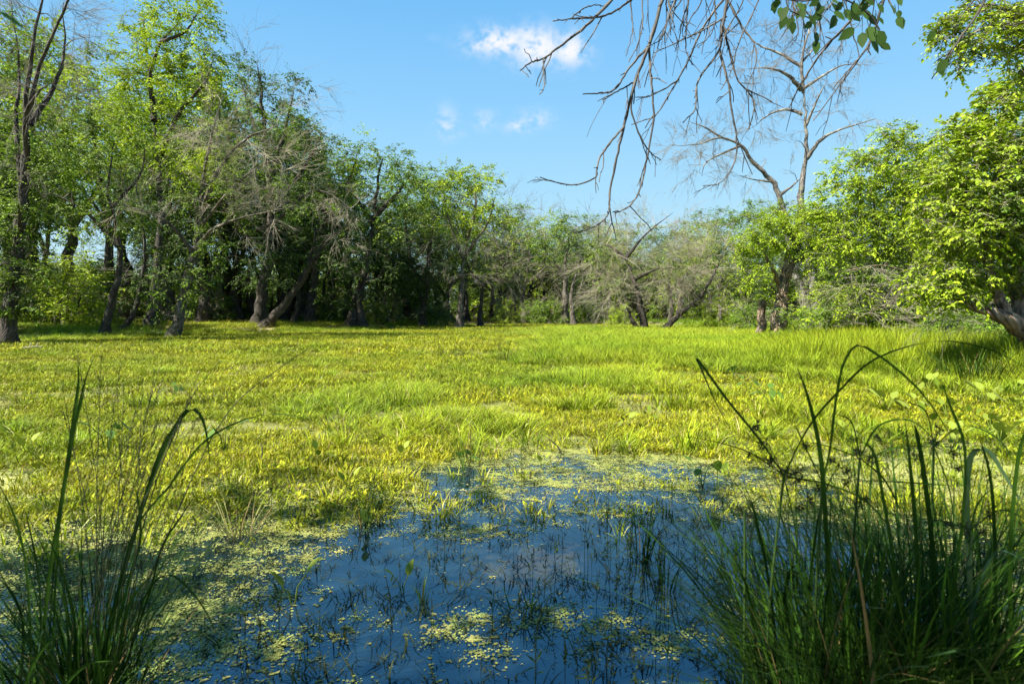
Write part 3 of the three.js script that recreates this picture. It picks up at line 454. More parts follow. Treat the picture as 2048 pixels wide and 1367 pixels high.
// tall dead tree behind the right-hand thicket
T.push(plantTree({ seed: 115, base: [1580, 660], d: 39, color: 'mid', leaf: 0.12, leaves: 6, spray: 1.0, twigs: 9, droop: 0.12, twigR: 0.010, twigMat: M.twigGrey, bark: M.barkPale, stout: 0.004, wobble: 0.5, name: 'dead_tree', label: 'tall bare dead tree rising pale against the sky above the right thicket',
  limbs: [[[1640, 660, 0, 10.5], [1622, 520], [1603, 390], [1611, 316], [1613, 237], [1608, 174, 0, 3.6]], [[1608, 174, 0, 3.6], [1605, 105], [1619, 47], [1622, 8, 0, 3]], [[1618, 640, 0.2, 8, 1], [1580, 500, 0.2], [1560, 400, 0.3], [1541, 355, 0.4], [1505, 322, 0.5], [1475, 285, 0.6], [1435, 271, 0.8], [1388, 285, 0.9], [1344, 289, 1, 1.0]], [[1556, 380, 0.3, 4], [1580, 364, 0.1], [1601, 346, 0, 3]], [[1604, 168, 0, 5], [1571, 146, 0.5], [1527, 135, 0.8], [1486, 139, 1, 1.5]], [[1606, 217, 0, 4], [1578, 203, -0.4], [1549, 210, -0.8], [1519, 234, -1, 1.5]], [[1605, 122, 0, 4], [1571, 88, -0.6], [1534, 66, -1], [1505, 37, -1.2, 1.5]], [[1613, 306, 0, 5], [1636, 271, 0.6], [1669, 256, 1], [1727, 240, 1.4, 1.5]], [[1609, 165, 0, 3.5], [1644, 143, 0.6], [1669, 132, 1], [1702, 136, 1.4, 1]], [[1607, 110, 0, 3], [1635, 80, -0.6], [1660, 40, -1, 1]], [[1475, 285, 0.6, 3], [1440, 300, 0.6], [1405, 320, 0.6], [1398, 345, 0.6, 1]], [[1541, 355, 0.4, 2.5], [1500, 352, 0.6], [1470, 345, 0.8, 1]], [[1613, 240, 0, 3], [1625, 190, 0.8], [1640, 160, 1, 1]], [[1435, 271, 0.8, 2.5], [1400, 250, 0.8], [1370, 240, 0.9, 1]]],
  blobs: [[1375, 290, 50, 40, 0.8, 40, 'bare'], [1400, 330, 60, 50, 0.6, 20, 'bare'], [1530, 170, 60, 40, 0.2, 20, 'bare'], [1590, 200, 50, 60, 0.2, 16, 'bare'], [1420, 320, 40, 40, 0.6, 16, 'bare'], [1440, 250, 50, 20, 0.7, 14, 'bare'], [1500, 130, 50, 26, 0.8, 22, 'bare'], [1530, 225, 40, 30, -0.8, 16, 'bare'], [1525, 55, 46, 34, -1, 26, 'bare'], [1640, 50, 50, 46, -0.4, 24, 'bare'], [1600, 60, 40, 50, 0, 18, 'bare'], [1670, 145, 46, 40, 1, 20, 'bare'], [1640, 200, 40, 40, 0.6, 12, 'bare'], [1690, 250, 40, 26, 1.2, 12, 'bare'], [1480, 350, 40, 26, 0.6, 10, 'bare'], [1570, 300, 50, 40, 0.4, 10, 'bare'], [1560, 100, 40, 30, -0.5, 12, 'bare']] }));
T.push(plantTree({ seed: 116, base: [1552, 682], d: 32, color: 'light', leaf: 0.135, clump: 0.42, leaves: 70, bark: M.barkWarm, spray: 1.0, twigs: 8, label: 'thick reddish trunk with bright lime crown, standing at the edge of the right thicket',
  limbs: [[[1550, 684, 0, 18], [1555, 640], [1566, 585], [1577, 530], [1590, 470, 0, 8]], [[1564, 580, 0, 7], [1530, 530, 0.6], [1505, 490, 0.8, 2]], [[1576, 530, 0, 6], [1630, 500, 0.6], [1660, 480, 0.8, 2]], [[1530, 684, 0.4, 6, 1], [1548, 660, 0.4], [1556, 640, 0.2, 6]]],
  blobs: [[1530, 470, 50, 30, 0.6, 44], [1490, 500, 32, 40, 0.8, 32], [1500, 550, 28, 34, 0.8, 24], [1575, 480, 50, 36, 0.4, 40], [1600, 440, 40, 26, 0, 24], [1560, 440, 44, 20, 0.2, 22], [1640, 540, 60, 50, 0.4, 40, 'leaf', 'mid'], [1620, 520, 30, 40, 0.8, 20, 'leaf', 'mid'], [1640, 470, 50, 30, 0.4, 24], [1612, 450, 34, 40, 0.2, 20], [1605, 570, 30, 40, 0.4, 18], [1640, 560, 60, 50, 0.8, 18, 'bare']] }));
{ // broken stub beside it
  const g = growTree({ seed: 117, base: [1521, 680], d: 32.4, limbs: [[[1521, 682, 0, 10], [1522, 645], [1524, 600, 0, 7]]], blobs: [] });
  const t = thing('tree_stump', 'narrow broken dead trunk standing just left of the thick reddish trunk', 'tree stump', g.base); part('trunk', g.wood.geo(false), M.barkWarm, t);
}
T.push(plantTree({ seed: 118, base: [1772, 650], d: 24, color: 'light', leaf: 0.13, clump: 0.42, leaves: 62, bark: M.barkWarm, twigMat: M.twigPale, spray: 1.1, twigs: 9, twigR: 0.006, label: 'slim pinkish trunk with broad yellow-green crown and pale dead limbs, inside the right thicket',
  limbs: [[[1774, 660, 0, 7], [1773, 600], [1768, 540], [1756, 460, 0, 4]], [[1756, 460, 0, 4], [1740, 380, 0.4], [1720, 310, 0.6, 2]], [[1762, 500, 0, 4], [1810, 420, -0.4], [1850, 330, -0.6, 2]], [[1800, 560, 0.8, 3], [1798, 516, 1.2], [1719, 487, 1.6], [1634, 500, 1.9, 1]], [[1830, 600, 1, 3], [1800, 560, 1.4], [1720, 560, 1.8], [1650, 590, 2, 1]], [[1768, 540, 0, 3], [1700, 430, -0.4], [1680, 370, -0.4, 2]]],
  blobs: [[1720, 290, 60, 40, 0.4, 46], [1780, 260, 60, 40, 0, 44], [1850, 280, 60, 50, -0.6, 46], [1690, 350, 56, 40, 0.2, 42], [1760, 350, 70, 46, 0.4, 54], [1840, 370, 66, 50, 0, 48], [1720, 430, 66, 40, 0.5, 36], [1800, 450, 60, 44, 0.4, 30], [1670, 520, 50, 30, 1.6, 14, 'bare'], [1760, 500, 60, 40, 1.2, 12, 'bare'], [1700, 580, 60, 30, 1.8, 14, 'bare'], [1720, 560, 70, 40, 1.0, 36], [1640, 560, 50, 40, 0.4, 24], [1820, 540, 60, 40, 1.0, 30], [1690, 410, 60, 40, 0.8, 34], [1900, 250, 60, 50, -0.4, 34], [1800, 220, 50, 26, -0.4, 22], [1870, 410, 50, 50, 0.4, 26], [1840, 430, 60, 60, 0.6, 18, 'bare'], [1820, 560, 60, 40, 1, 14, 'bare'], [1640, 400, 40, 30, 0, 22], [1660, 440, 50, 34, 0.6, 30], [1700, 490, 56, 34, 0.8, 28, 'leaf', 'mid'], [1790, 450, 56, 40, 0.8, 34], [1850, 470, 50, 44, 0.8, 30], [1820, 320, 60, 40, 0.6, 30], [1760, 540, 60, 40, 0.6, 26, 'leaf', 'mid'], [1660, 580, 46, 30, 0.6, 18, 'leaf', 'mid'], [1840, 590, 50, 26, 0.8, 18, 'leaf', 'mid']] }));
T.push(plantTree({ seed: 119, base: [2100, 712], d: 13.5, color: 'light', leaf: 0.11, clump: 0.26, leaves: 34, fine: true, slim: 0.52, bark: M.barkWarm, twigMat: M.twigPale, spray: 0.7, twigs: 7, twigR: 0.0035, inner: 4, wobble: 0.35, label: 'nearest leaning tree at the right edge, mottled trunk and large sunlit leaves',
  limbs: [[[2120, 735, 0.3, 31], [2060, 664, 0.45], [2010, 616, 0.6], [1965, 590, 0.7], [1920, 576, 0.7], [1878, 552, 0.6], [1840, 500, 0.5, 4]], [[2010, 614, 0.6, 16], [2030, 560, 0.1], [2070, 450, -0.4], [2050, 330, -0.3, 8]], [[1965, 590, 0.7, 11], [1950, 500, 0.5], [1930, 400, 0.6], [1960, 300, 0.6, 4]], [[2050, 340, -0.3, 7], [2010, 250, 0], [1980, 180, 0, 3]], [[1950, 500, 0.5, 6], [1890, 440, 0.7, 3]]],
  blobs: [[1990, 260, 70, 56, 0.1, 56], [2040, 200, 50, 60, -0.2, 34], [1930, 330, 66, 56, 0.5, 58], [2020, 360, 56, 60, 0.2, 48], [1930, 430, 76, 50, 0.7, 62], [2010, 470, 60, 50, 0.4, 46], [1860, 500, 56, 44, 0.6, 40], [1895, 530, 56, 26, 0.7, 26], [1985, 175, 56, 26, 0, 26], [1850, 550, 40, 26, 0.6, 16], [1960, 540, 50, 24, 0.1, 12, 'bare'], [2010, 530, 40, 24, 0.1, 8, 'bare'], [1880, 600, 50, 20, 0, 12, 'bare'], [1890, 400, 46, 50, 0.6, 34], [1850, 440, 36, 40, 0.8, 22], [1960, 370, 50, 40, 0.9, 30, 'leaf', 'mid'], [1990, 430, 50, 40, 0.9, 30, 'leaf', 'mid'], [2040, 300, 40, 60, 0.4, 26, 'leaf', 'mid'], [2030, 500, 40, 50, 0.2, 26, 'leaf', 'mid'], [1950, 260, 40, 30, 0.6, 20], [1830, 360, 40, 40, 0.6, 22], [1880, 310, 44, 36, 0.4, 24], [1820, 530, 40, 30, 0.6, 18], [1940, 200, 40, 30, 0, 16], [2010, 140, 40, 24, -0.2, 18], [2040, 110, 30, 30, -0.3, 16], [1910, 235, 40, 26, 0.2, 16], [2040, 420, 40, 50, 0.8, 24]] }));
T.push(plantTree({ seed: 120, base: [2240, 760], d: 11, color: 'light', leaf: 0.072, clump: 0.26, leaves: 30, fine: true, slim: 0.62, bark: M.barkGrey, label: 'leafy limb with small rounded leaves reaching in from the upper right corner', inner: 4,
  limbs: [[[2240, 760, 0, 26], [2260, 500], [2230, 250], [2180, 60, 0, 14]], [[2180, 60, 0, 12], [2080, 20, 0.2], [2000, 40, 0.4], [1930, 55, 0.5], [1880, 78, 0.6, 3]], [[2000, 40, 0.4, 5], [1940, 10, 0.5], [1880, 20, 0.5, 2]], [[2080, 20, 0.2, 5], [2030, 80, 0.4], [1960, 95, 0.5], [1900, 120, 0.6, 2]], [[2080, 20, 0.2, 5], [2010, -10, 0], [1930, -10, 0.2, 2]]],
  blobs: [[1850, 72, 30, 20, 0.6, 18], [1895, 95, 34, 24, 0.6, 20], [1870, 125, 26, 14, 0.6, 10], [1950, 35, 40, 26, 0.5, 20], [1900, 15, 40, 18, 0.4, 16], [2010, 60, 34, 26, 0.4, 16], [2040, 110, 20, 30, 0.3, 12], [1960, 90, 40, 18, 0.5, 14], [2030, 10, 34, 20, 0.2, 14], [1840, 45, 20, 14, 0.6, 6], [2000, 110, 36, 26, 0.4, 14], [1985, 20, 30, 20, 0.3, 10]] }));

// ---- trees of the far wood: four kinds, repeated
function kindTree(o) { return plantTree({ d: 60, base: [1024, 660], group: o.group, ...o }); }
const kinds = [
  kindTree({ seed: 201, color: 'mid', leaf: 0.23, clump: 0.85, leaves: 62, label: 'x', limbs: [[[1024, 662, 0, 9], [1028, 600], [1022, 520], [1030, 440, 0, 4]], [[1024, 550, 0, 5], [1070, 480, 1, 2]], [[1024, 560, 0, 5], [980, 490, -1, 2]]], blobs: [[1030, 420, 50, 40, 0, 44], [985, 470, 46, 44, -1, 40], [1075, 465, 46, 44, 1, 40], [1024, 500, 70, 44, 0, 44], [1024, 380, 30, 26, 0, 16]] }),
  kindTree({ seed: 202, color: 'dark', leaf: 0.23, clump: 0.85, leaves: 64, label: 'x', limbs: [[[1024, 662, 0, 11], [1015, 600], [1030, 530], [1040, 440, 0, 4]], [[1018, 590, 0, 6], [970, 540, 1], [940, 500, 1, 2]], [[1026, 550, 0, 6], [1085, 500, -1, 2]], [[1050, 662, 0.6, 7, 1], [1060, 600, 1], [1050, 540, 1, 4]]], blobs: [[1035, 420, 56, 44, 0, 44], [960, 490, 56, 44, 1, 44], [1090, 490, 56, 44, -1, 44], [1020, 520, 86, 40, 0, 50], [1030, 560, 70, 26, 0.6, 20]] }),
  kindTree({ seed: 203, color: 'light', leaf: 0.21, clump: 0.8, leaves: 52, spray: 2, twigs: 8, twigR: 0.014, label: 'x', limbs: [[[1024, 662, 0, 7], [1034, 590], [1028, 520], [1020, 430, 0, 3]], [[1030, 560, 0, 4], [1070, 470, 0.6, 2]]], blobs: [[1020, 420, 40, 44, 0, 34], [1060, 460, 40, 44, 0.6, 30], [985, 470, 40, 40, -0.5, 26], [1040, 420, 70, 60, 0, 22, 'bare'], [1010, 530, 50, 40, 0, 22]] }),
  kindTree({ seed: 204, color: 'pale', leaf: 0.20, clump: 0.75, leaves: 34, spray: 2.2, twigs: 10, droop: 0.1, twigR: 0.014, bark: M.barkGrey, twigMat: M.twigPale, label: 'x', limbs: [[[1024, 662, 0, 7], [1018, 600], [1028, 540], [1034, 470, 0, 3]], [[1024, 570, 0, 4], [975, 510, 0.6, 2]], [[1026, 560, 0, 4], [1080, 500, -0.6, 2]]], blobs: [[1030, 470, 80, 50, 0, 30, 'bare'], [975, 510, 50, 40, 0.6, 32], [1080, 500, 50, 40, -0.6, 32], [1030, 440, 50, 36, 0, 30], [1030, 540, 60, 34, 0, 26], [1030, 560, 80, 34, 0, 10, 'bare']] }),
];
const kindBase = W(1024, 660, 60).y, kindLook = ['green bushy', 'dark dense', 'yellow-green open', 'pale twiggy'];
const used = [0, 0, 0, 0], said = new Set();
const landmarks = [[0, 'the left edge of the wood'], [110, 'the ivy-clad trunk at the left edge'], [215, 'the slender dark leaning tree on the left'], [318, 'the tallest leafy tree of the left group'], [440, 'the fan of pale bare branches'], [535, 'the tall blue-green tree'], [600, 'the sharply leaning black trunk'], [665, 'the rounded crown left of centre'], [735, 'the tree with the crooked level limb'], [850, 'the very dark hanging tree'], [925, 'the forked yellow-green tree'], [1000, 'the small drooping tree in the centre'], [1130, 'the grey-trunked far tree'], [1200, 'the tip of the dangling branch'], [1290, 'the spreading bare twiggy tree'], [1400, 'the leaning second trunk of the bare tree'], [1480, 'the left limb of the dead tree'], [1555, 'the thick reddish trunk'], [1620, 'the tall dead tree'], [1770, 'the slim pinkish trunk'], [1890, 'the crown of the nearest leaning tree'], [2020, 'the right edge of the thicket']];
function place(px) { let b = landmarks[0]; for (const l of landmarks) if (Math.abs(l[0] - px) < Math.abs(b[0] - px)) b = l; const e = px - b[0]; return (Math.abs(e) < 14 ? 'behind ' : e < 0 ? 'behind and left of ' : 'behind and right of ') + b[1]; }
function farTree(k, px, d, top, where, group, wide = 1) {      // top: the photograph row its crown reaches
  const x = (px - 1024) / LENS * d, h = (625 - top) / LENS * d + EYE, hk = [15.4, 13.6, 14.4, 13.6][k], s = h / hk, p = new V3(x, groundAt(x, -d) - 0.05, -d);
  let label = kindLook[k] + ' tree ' + place(px);
  for (const w of ['taller ', 'lower ', 'farther ']) if (said.has(label)) label = w + kindLook[k] + ' tree ' + place(px);
  said.add(label);
  const sc = [s * wide * rr(0.9, 1.1), s, s * wide], turn = rnd() * 6.283;
  if (!used[k]++) { const t = kinds[k]; t.position.copy(p); t.rotation.y = turn; t.scale.set(...sc); tag(t, label, 'tree', group); return t; }
  return copyOf(kinds[k], label, p, turn, sc, group);
}
seed(300);
// [kind, px, depth, top]
const far = { left: [[2, 60, 58, 60], [0, 150, 66, 110], [2, 110, 72, 300], [0, 250, 60, 200], [2, 205, 54, 150], [0, 345, 54, 180], [0, 410, 56, 150], [2, 470, 60, 190], [0, 560, 62, 235], [0, 605, 62, 262], [1, 330, 56, 330], [1, 400, 52, 330], [0, 455, 62, 210], [1, 480, 58, 380], [0, 20, 60, 150], [1, -60, 48, 200], [0, -20, 38, 240], [0, -150, 30, 150], [0, -240, 32, 120], [1, -110, 36, 180], [0, -330, 29, 150], [1, -190, 42, 200]],
  middle: [[1, 560, 60, 340], [1, 620, 64, 380], [0, 660, 72, 300], [1, 690, 66, 400], [1, 760, 64, 420], [0, 815, 74, 340], [1, 830, 66, 420], [1, 590, 72, 300], [0, 880, 78, 345], [1, 790, 60, 480]],
  centre: [[0, 930, 80, 355], [2, 990, 76, 400], [0, 1030, 82, 420], [3, 1050, 74, 440], [1, 900, 72, 470], [1, 985, 76, 500], [2, 1090, 88, 430], [0, 1130, 92, 440], [3, 1190, 80, 440], [0, 1180, 94, 440], [2, 1215, 90, 455], [0, 1260, 95, 455], [1, 1060, 84, 500], [1, 1120, 82, 520], [1, 1200, 84, 530], [3, 1250, 78, 480], [1, 1270, 86, 540], [0, 1310, 92, 462], [1, 1150, 98, 500], [1, 1000, 96, 470], [1, 940, 98, 450], [1, 1240, 100, 500], [1, 1330, 96, 500], [1, 1080, 100, 490]],
  right: [[0, 1360, 84, 452], [3, 1340, 76, 480], [2, 1390, 78, 455], [0, 1400, 90, 436], [0, 1450, 84, 428], [3, 1440, 64, 470], [1, 1420, 74, 520], [0, 1500, 78, 415], [2, 1540, 70, 420], [0, 1560, 60, 420], [1, 1490, 62, 520], [0, 1640, 52, 420], [1, 1600, 50, 500], [3, 1660, 44, 440], [1, 1700, 44, 440], [0, 1720, 52, 380], [1, 1800, 40, 400], [0, 1840, 46, 330], [2, 1900, 36, 320], [1, 1930, 32, 400], [0, 2000, 34, 260], [1, 2060, 28, 330], [0, 2110, 32, 220], [1, 1860, 34, 480], [1, 2000, 26, 480]] };
for (const [k, px, d, top] of far.left) farTree(k, px, d, top, 'in the shaded wood behind the left trunks', 'trees in the wood behind the left trunks');
for (const [k, px, d, top] of far.middle) farTree(k, px, d, top, 'in the dark wood left of centre', 'trees in the dark wood left of centre', 1.1);
for (const [k, px, d, top] of far.centre) farTree(k, px, d, top, 'in the far treeline across the pond', 'trees in the far treeline across the pond', 1.15);
for (const [k, px, d, top] of far.right) farTree(k, px, d, top, 'in the sunlit wood behind the right thicket', 'trees in the wood behind the right thicket', 1.2);
// shrubs
const shrub = plantTree({ seed: 210, d: 40, base: [1024, 660], color: 'light', leaf: 0.13, clump: 0.45, leaves: 60, name: 'shrub', category: 'shrub', label: 'x', spray: 1.0, twigs: 8, twigR: 0.008, inner: 4,
  limbs: [[[1024, 664, 0, 3], [1020, 640], [1015, 615, 0, 1]], [[1024, 664, 0, 3], [1050, 640, 0.4], [1065, 620, 0.4, 1]], [[1024, 664, 0, 3], [990, 640, -0.4], [980, 620, -0.4, 1]]], blobs: [[1020, 610, 50, 34, 0, 46], [980, 630, 34, 26, -0.5, 26], [1066, 626, 34, 28, 0.5, 26], [1024, 640, 60, 18, 0.4, 20], [1024, 610, 60, 30, 0, 12, 'bare']] });
const shrubDark = plantTree({ seed: 211, d: 40, base: [1024, 660], color: 'mid', leaf: 0.13, clump: 0.45, leaves: 60, name: 'shrub', category: 'shrub', label: 'x', spray: 1.3, twigs: 12, twigR: 0.008, inner: 4, twigMat: M.twigPale,
  limbs: [[[1024, 664, 0, 3], [1020, 640], [1015, 615, 0, 1]], [[1024, 664, 0, 3], [1050, 640, 0.4], [1065, 620, 0.4, 1]], [[1024, 664, 0, 3], [990, 640, -0.4], [980, 620, -0.4, 1]]], blobs: [[1020, 620, 60, 34, 0, 36], [980, 630, 40, 26, -0.5, 20], [1066, 626, 40, 28, 0.5, 20], [1024, 620, 70, 34, 0.6, 14, 'bare'], [1020, 600, 50, 24, 0.2, 24]] });
const shrubs = [[shrub, 130, 44, 1.9, 'sunlit yellow-green shrub glowing between the left trunks'], [shrub, 70, 48, 1.6, 'sunlit shrub behind the ivy-clad trunk at the left edge'], [shrub, 190, 50, 1.6, 'sunlit shrub behind the slender leaning tree on the left'], [shrub, 1445, 48, 1.1, 'pale green feathery shrub at the water edge left of the thick reddish trunk'], [shrubDark, 1500, 42, 1.0, 'dark twiggy shrub between the leaning trunks and the thick reddish trunk'], [shrubDark, 1640, 28, 0.9, 'dark twiggy shrub right beside the thick reddish trunk'], [shrubDark, 1720, 25, 0.9, 'dark shrub with pale dead twigs left of the slim pinkish trunk'], [shrubDark, 1830, 23, 0.9, 'dark shrub with pale dead twigs right of the slim pinkish trunk'], [shrubDark, 1930, 19, 0.8, 'dark shrub under the nearest leaning tree on the right'], [shrub, 1690, 31, 1.2, 'yellow-green shrub deep in the right thicket'], [shrubDark, 420, 54, 1.2, 'dark shrub in the shade behind the left trunks'], [shrubDark, 760, 56, 1.0, 'low dark bush beside the tree with the crooked level limb'], [shrubDark, 660, 60, 1.1, 'dark bush between the black trunks of the wood'], [shrubDark, 860, 60, 1.0, 'dark bush left of the centre trunks'], [shrubDark, 1080, 70, 1.4, 'dark bush below the far treeline in the centre'], [shrubDark, 1180, 72, 1.5, 'dark bush below the far treeline right of the grey trunk'], [shrub, 1010, 70, 1.1, 'small light shrub at the far water edge in the centre'], [shrub, 1240, 66, 1.0, 'small light shrub behind the spreading bare tree'], [shrubDark, 2010, 17, 0.8, 'dark shrub behind the mottled leaning trunk at the right edge']];
const firstUse = new Set();
for (const [s, px, d, k, label] of shrubs) {
  const x = (px - 1024) / LENS * d, p = new V3(x, groundAt(x, -d), -d), turn = rnd() * 6.28;
  if (!firstUse.has(s)) { firstUse.add(s); s.position.copy(p); s.rotation.y = turn; s.scale.setScalar(k); tag(s, label, 'shrub'); } else copyOf(s, label, p, turn, k);
}
// undergrowth that closes the view under the far crowns
seed(330);
{
  const rows = [[-60, 82], [20, 80], [100, 84], [180, 86], [250, 84], [330, 86], [410, 84], [490, 88], [550, 92], [140, 74], [300, 76], [430, 78], [220, 72], [-40, 62], [60, 60], [160, 62], [260, 64], [370, 62], [470, 66], [540, 68], [600, 76], [680, 80], [750, 78], [820, 82], [900, 86], [960, 92], [1030, 98], [1100, 100], [1160, 104], [1220, 104], [1290, 102], [1350, 98], [1420, 92], [1480, 84], [1560, 72], [1620, 60], [1690, 52], [1770, 46], [1850, 42], [1950, 36], [2040, 32], [870, 96], [1000, 108], [1130, 112], [1260, 112], [1390, 106], [720, 92], [640, 92], [1070, 110], [1190, 114]];
  for (const [px, d] of rows) { const x = (px - 1024) / LENS * d, lit = rnd() < 0.3, k = (d / 60) * rr(1.7, 2.3); let label = (lit ? 'light' : 'dark') + ' undergrowth bush ' + place(px); if (said.has(label)) label = label.replace('undergrowth', 'deeper undergrowth'); said.add(label); copyOf(lit ? shrub : shrubDark, label, new V3(x, groundAt(x, -d) - 0.1, -d), rnd() * 6.28, [k * 1.5, k, k], 'undergrowth bushes at the foot of the wood'); }
}

// ------------------------------------------------------------------ the tree over the viewer: its crown shades the near water, its dead boughs hang into view
{
  const g = growTree({ world: 1, seed: 401, base: [2.6, 0.2, 3.4], color: 'mid', leaf: 0.13, clump: 0.5, leaves: 46, deep: 1,
    limbs: [[[2.6, 0.2, 3.4, 0.3], [2.4, 2.2, 3.2], [1.6, 4.2, 2.4], [0.4, 6.4, 1.2, 0.14]], [[1.6, 4.2, 2.4, 0.16], [-1.5, 5.6, 2.2], [-5, 6.6, 1.8, 0.06]], [[1.9, 3.6, 2.6, 0.16], [2.3, 5.4, -0.6], [1.5, 5.6, -3.4], [0.4, 5.5, -5, 0.03]], [[2.2, 5.0, -0.2, 0.1], [3.2, 5.2, -2.4], [3.0, 4.6, -4.2, 0.03]], [[0.4, 6.4, 1.2, 0.1], [-3, 7.2, 0.4], [-6.5, 7.2, 0.6, 0.04]]],
    blobs: [[-5, 6.6, 3.8, 0.9, 0.20, 90], [-7.6, 6.7, 2.2, 0.9, 0.55, 44], [-2.2, 6.6, 2.4, 0.9, 0.05, 56], [-4.5, 6.9, 3.4, 0.9, 2.05, 50], [0.6, 7.0, 2.2, 1.0, 0.65, 30], [-6.2, 6.5, 1.8, 0.7, -0.55, 20], [-3.4, 6.5, 1.4, 0.7, -0.95, 20], [-1.0, 6.5, 1.6, 0.8, 2.05, 30], [-9.2, 6.8, 1.6, 0.9, 0.85, 26], [3, 7.2, 2, 1, 2.85, 14]] });
  const t = thing('overhanging_tree', 'tree overhead whose dark dead boughs and few leaves hang into view', 'tree', g.base);
  part('trunk', g.wood.geo(false), M.barkGrey, t); part('crown', g.leaf.geo(), M.leaf, t, 'stuff'); part('branches', g.twig.geo(false), M.twigBrown, t, 'stuff');
  seed(402);
  const bough = (px, d0, d1, r0, r1, twigs = 1, name = 'bough') => {
    const n = px.length, P = px.map(([x, y], i) => { const p = W(x, y, lerp(d0, d1, i / (n - 1))); return p.sub(g.base); });
    const m = new Mesher(), N = n * 5, pts = curve(P, N), rad = pts.map((_, i) => 0.62 * lerp(r0, r1, Math.pow(i / N, 0.85)) * (1 + 0.22 * (rnd() < 0.25 ? 1 : 0)));
    pts.forEach((p, i) => { if (i && i < N) p.add(new V3(gauss(), gauss(), gauss()).multiplyScalar(0.004)); });
    m.tube(pts, rad, 7, 0.2);
    for (let i = 2; i < N; i++) if (rnd() < 0.36 * twigs) {         // short spurs and side twigs with knuckles
      const a = pts[i], dir = pts[i].clone().sub(pts[i - 1]).normalize(), long = rnd() < 0.4, L = long ? rr(0.08, 0.24) : rr(0.015, 0.05), e = dir.multiplyScalar(0.6).addScaledVector(ball(), 0.9).normalize(); e.y -= long ? 0.5 : 0; const q = [a];
      const k = long ? 4 : 1; for (let j = 1; j <= k; j++) q.push(q[j - 1].clone().addScaledVector(e, L / k).add(new V3(gauss(), gauss() - 0.2, gauss()).multiplyScalar(0.12 * L / k * 2)));
      const w = Math.min(rad[i] * 0.7, long ? 0.0055 : 0.006); m.tube(q, q.map((_, j) => lerp(w, w * 0.6, j / k)), 5);
      if (long && rnd() < 0.6) { const b = q[2], f = e.clone().addScaledVector(ball(), 0.9).normalize(); m.tube([b, b.clone().addScaledVector(f, L * 0.3), b.clone().addScaledVector(f, L * 0.5).add(new V3(0, -0.02, 0))], [w * 0.8, w * 0.7, w * 0.5], 5); }
    }
    part(name, m.geo(false), M.twigBrown, t);
  };
  const S = 0.0039;     // metres per photograph pixel at these boughs
  bough([[1372, -190], [1345, -60], [1325, 0], [1298, 91], [1271, 161], [1249, 249], [1234, 311], [1219, 395], [1219, 421]], 4.6, 4.3, 8 * S, 2.4 * S);
  bough([[1219, 421], [1210, 437], [1197, 448], [1170, 460], [1140, 465]], 4.3, 4.1, 2.4 * S, 1.6 * S, 0.6);
  bough([[1298, 91], [1256, 139], [1230, 179], [1200, 186], [1166, 188]], 4.5, 4.2, 4 * S, 1.6 * S);
  bough([[1268, 165], [1234, 183], [1205, 200]], 4.45, 4.3, 3 * S, 1.4 * S);
  bough([[1298, 95], [1303, 165], [1307, 234], [1293, 322], [1280, 380], [1261, 410], [1240, 422], [1226, 424]], 4.5, 4.25, 4 * S, 1.8 * S);
  bough([[1249, 252], [1214, 293], [1197, 322], [1190, 355], [1146, 369], [1110, 364], [1080, 354]], 4.35, 4.0, 3.4 * S, 1.4 * S);
  bough([[1268, 170], [1263, 219], [1289, 289], [1305, 308], [1322, 320]], 4.45, 4.6, 3 * S, 1.4 * S);
  bough([[1290, -90], [1223, 0], [1176, 48], [1121, 91], [1086, 117], [1062, 124], [1040, 141]], 4.2, 3.7, 5 * S, 1.4 * S);
  bough([[1087, 117], [1087, 145], [1088, 176], [1079, 188]], 3.8, 3.7, 2 * S, 1.3 * S, 0.6);
  bough([[1330, -60], [1252, 7], [1216, 29], [1183, 35], [1141, 38], [1106, 42]], 4.3, 3.9, 4 * S, 1.4 * S);
  bough([[1141, 38], [1165, 18], [1190, 10], [1208, 12]], 4, 4.05, 2 * S, 1.2 * S, 0.5);
  bough([[1470, -160], [1458, -50], [1454, 0], [1444, 59], [1439, 99], [1395, 165], [1391, 216], [1366, 245]], 4.9, 4.5, 7 * S, 1.6 * S);
  bough([[1446, 50], [1452, 73], [1459, 102], [1475, 157], [1490, 176], [1520, 190], [1545, 203]], 4.8, 4.6, 4 * S, 1.4 * S);
  bough([[1439, 99], [1454, 154], [1465, 227], [1474, 278], [1466, 333], [1439, 366], [1406, 371]], 4.7, 4.5, 4.4 * S, 1.4 * S);
  bough([[1456, 0], [1486, 55], [1512, 95], [1510, 135], [1501, 157]], 4.9, 4.7, 3.6 * S, 1.3 * S);
  bough([[1490, 176], [1508, 200], [1505, 235], [1496, 260]], 4.65, 4.6, 2.4 * S, 1.3 * S);
  bough([[1480, -60], [1446, 0], [1406, 55], [1377, 121], [1355, 161], [1329, 205], [1311, 230], [1263, 249]], 5.0, 4.6, 5 * S, 1.4 * S);
  bough([[1454, 33], [1395, 66], [1351, 86], [1307, 106]], 4.9, 4.7, 3 * S, 1.3 * S);
  bough([[1355, 161], [1311, 187], [1290, 193], [1271, 194]], 4.75, 4.6, 2.4 * S, 1.3 * S);
  bough([[1385, -60], [1377, 0], [1373, 55], [1373, 102], [1385, 130]], 4.6, 4.5, 3 * S, 1.4 * S);
  bough([[1335, -60], [1337, 0], [1342, 30], [1350, 55]], 4.5, 4.4, 3 * S, 1.3 * S);
  bough([[1400, -50], [1404, 0], [1380, 40], [1373, 60]], 4.6, 4.5, 2.6 * S, 1.3 * S);
  bough([[1800, -120], [1735, -10], [1700, 40], [1640, 110], [1604, 165], [1590, 190], [1578, 216]], 3.9, 4.3, 5 * S, 1.4 * S);
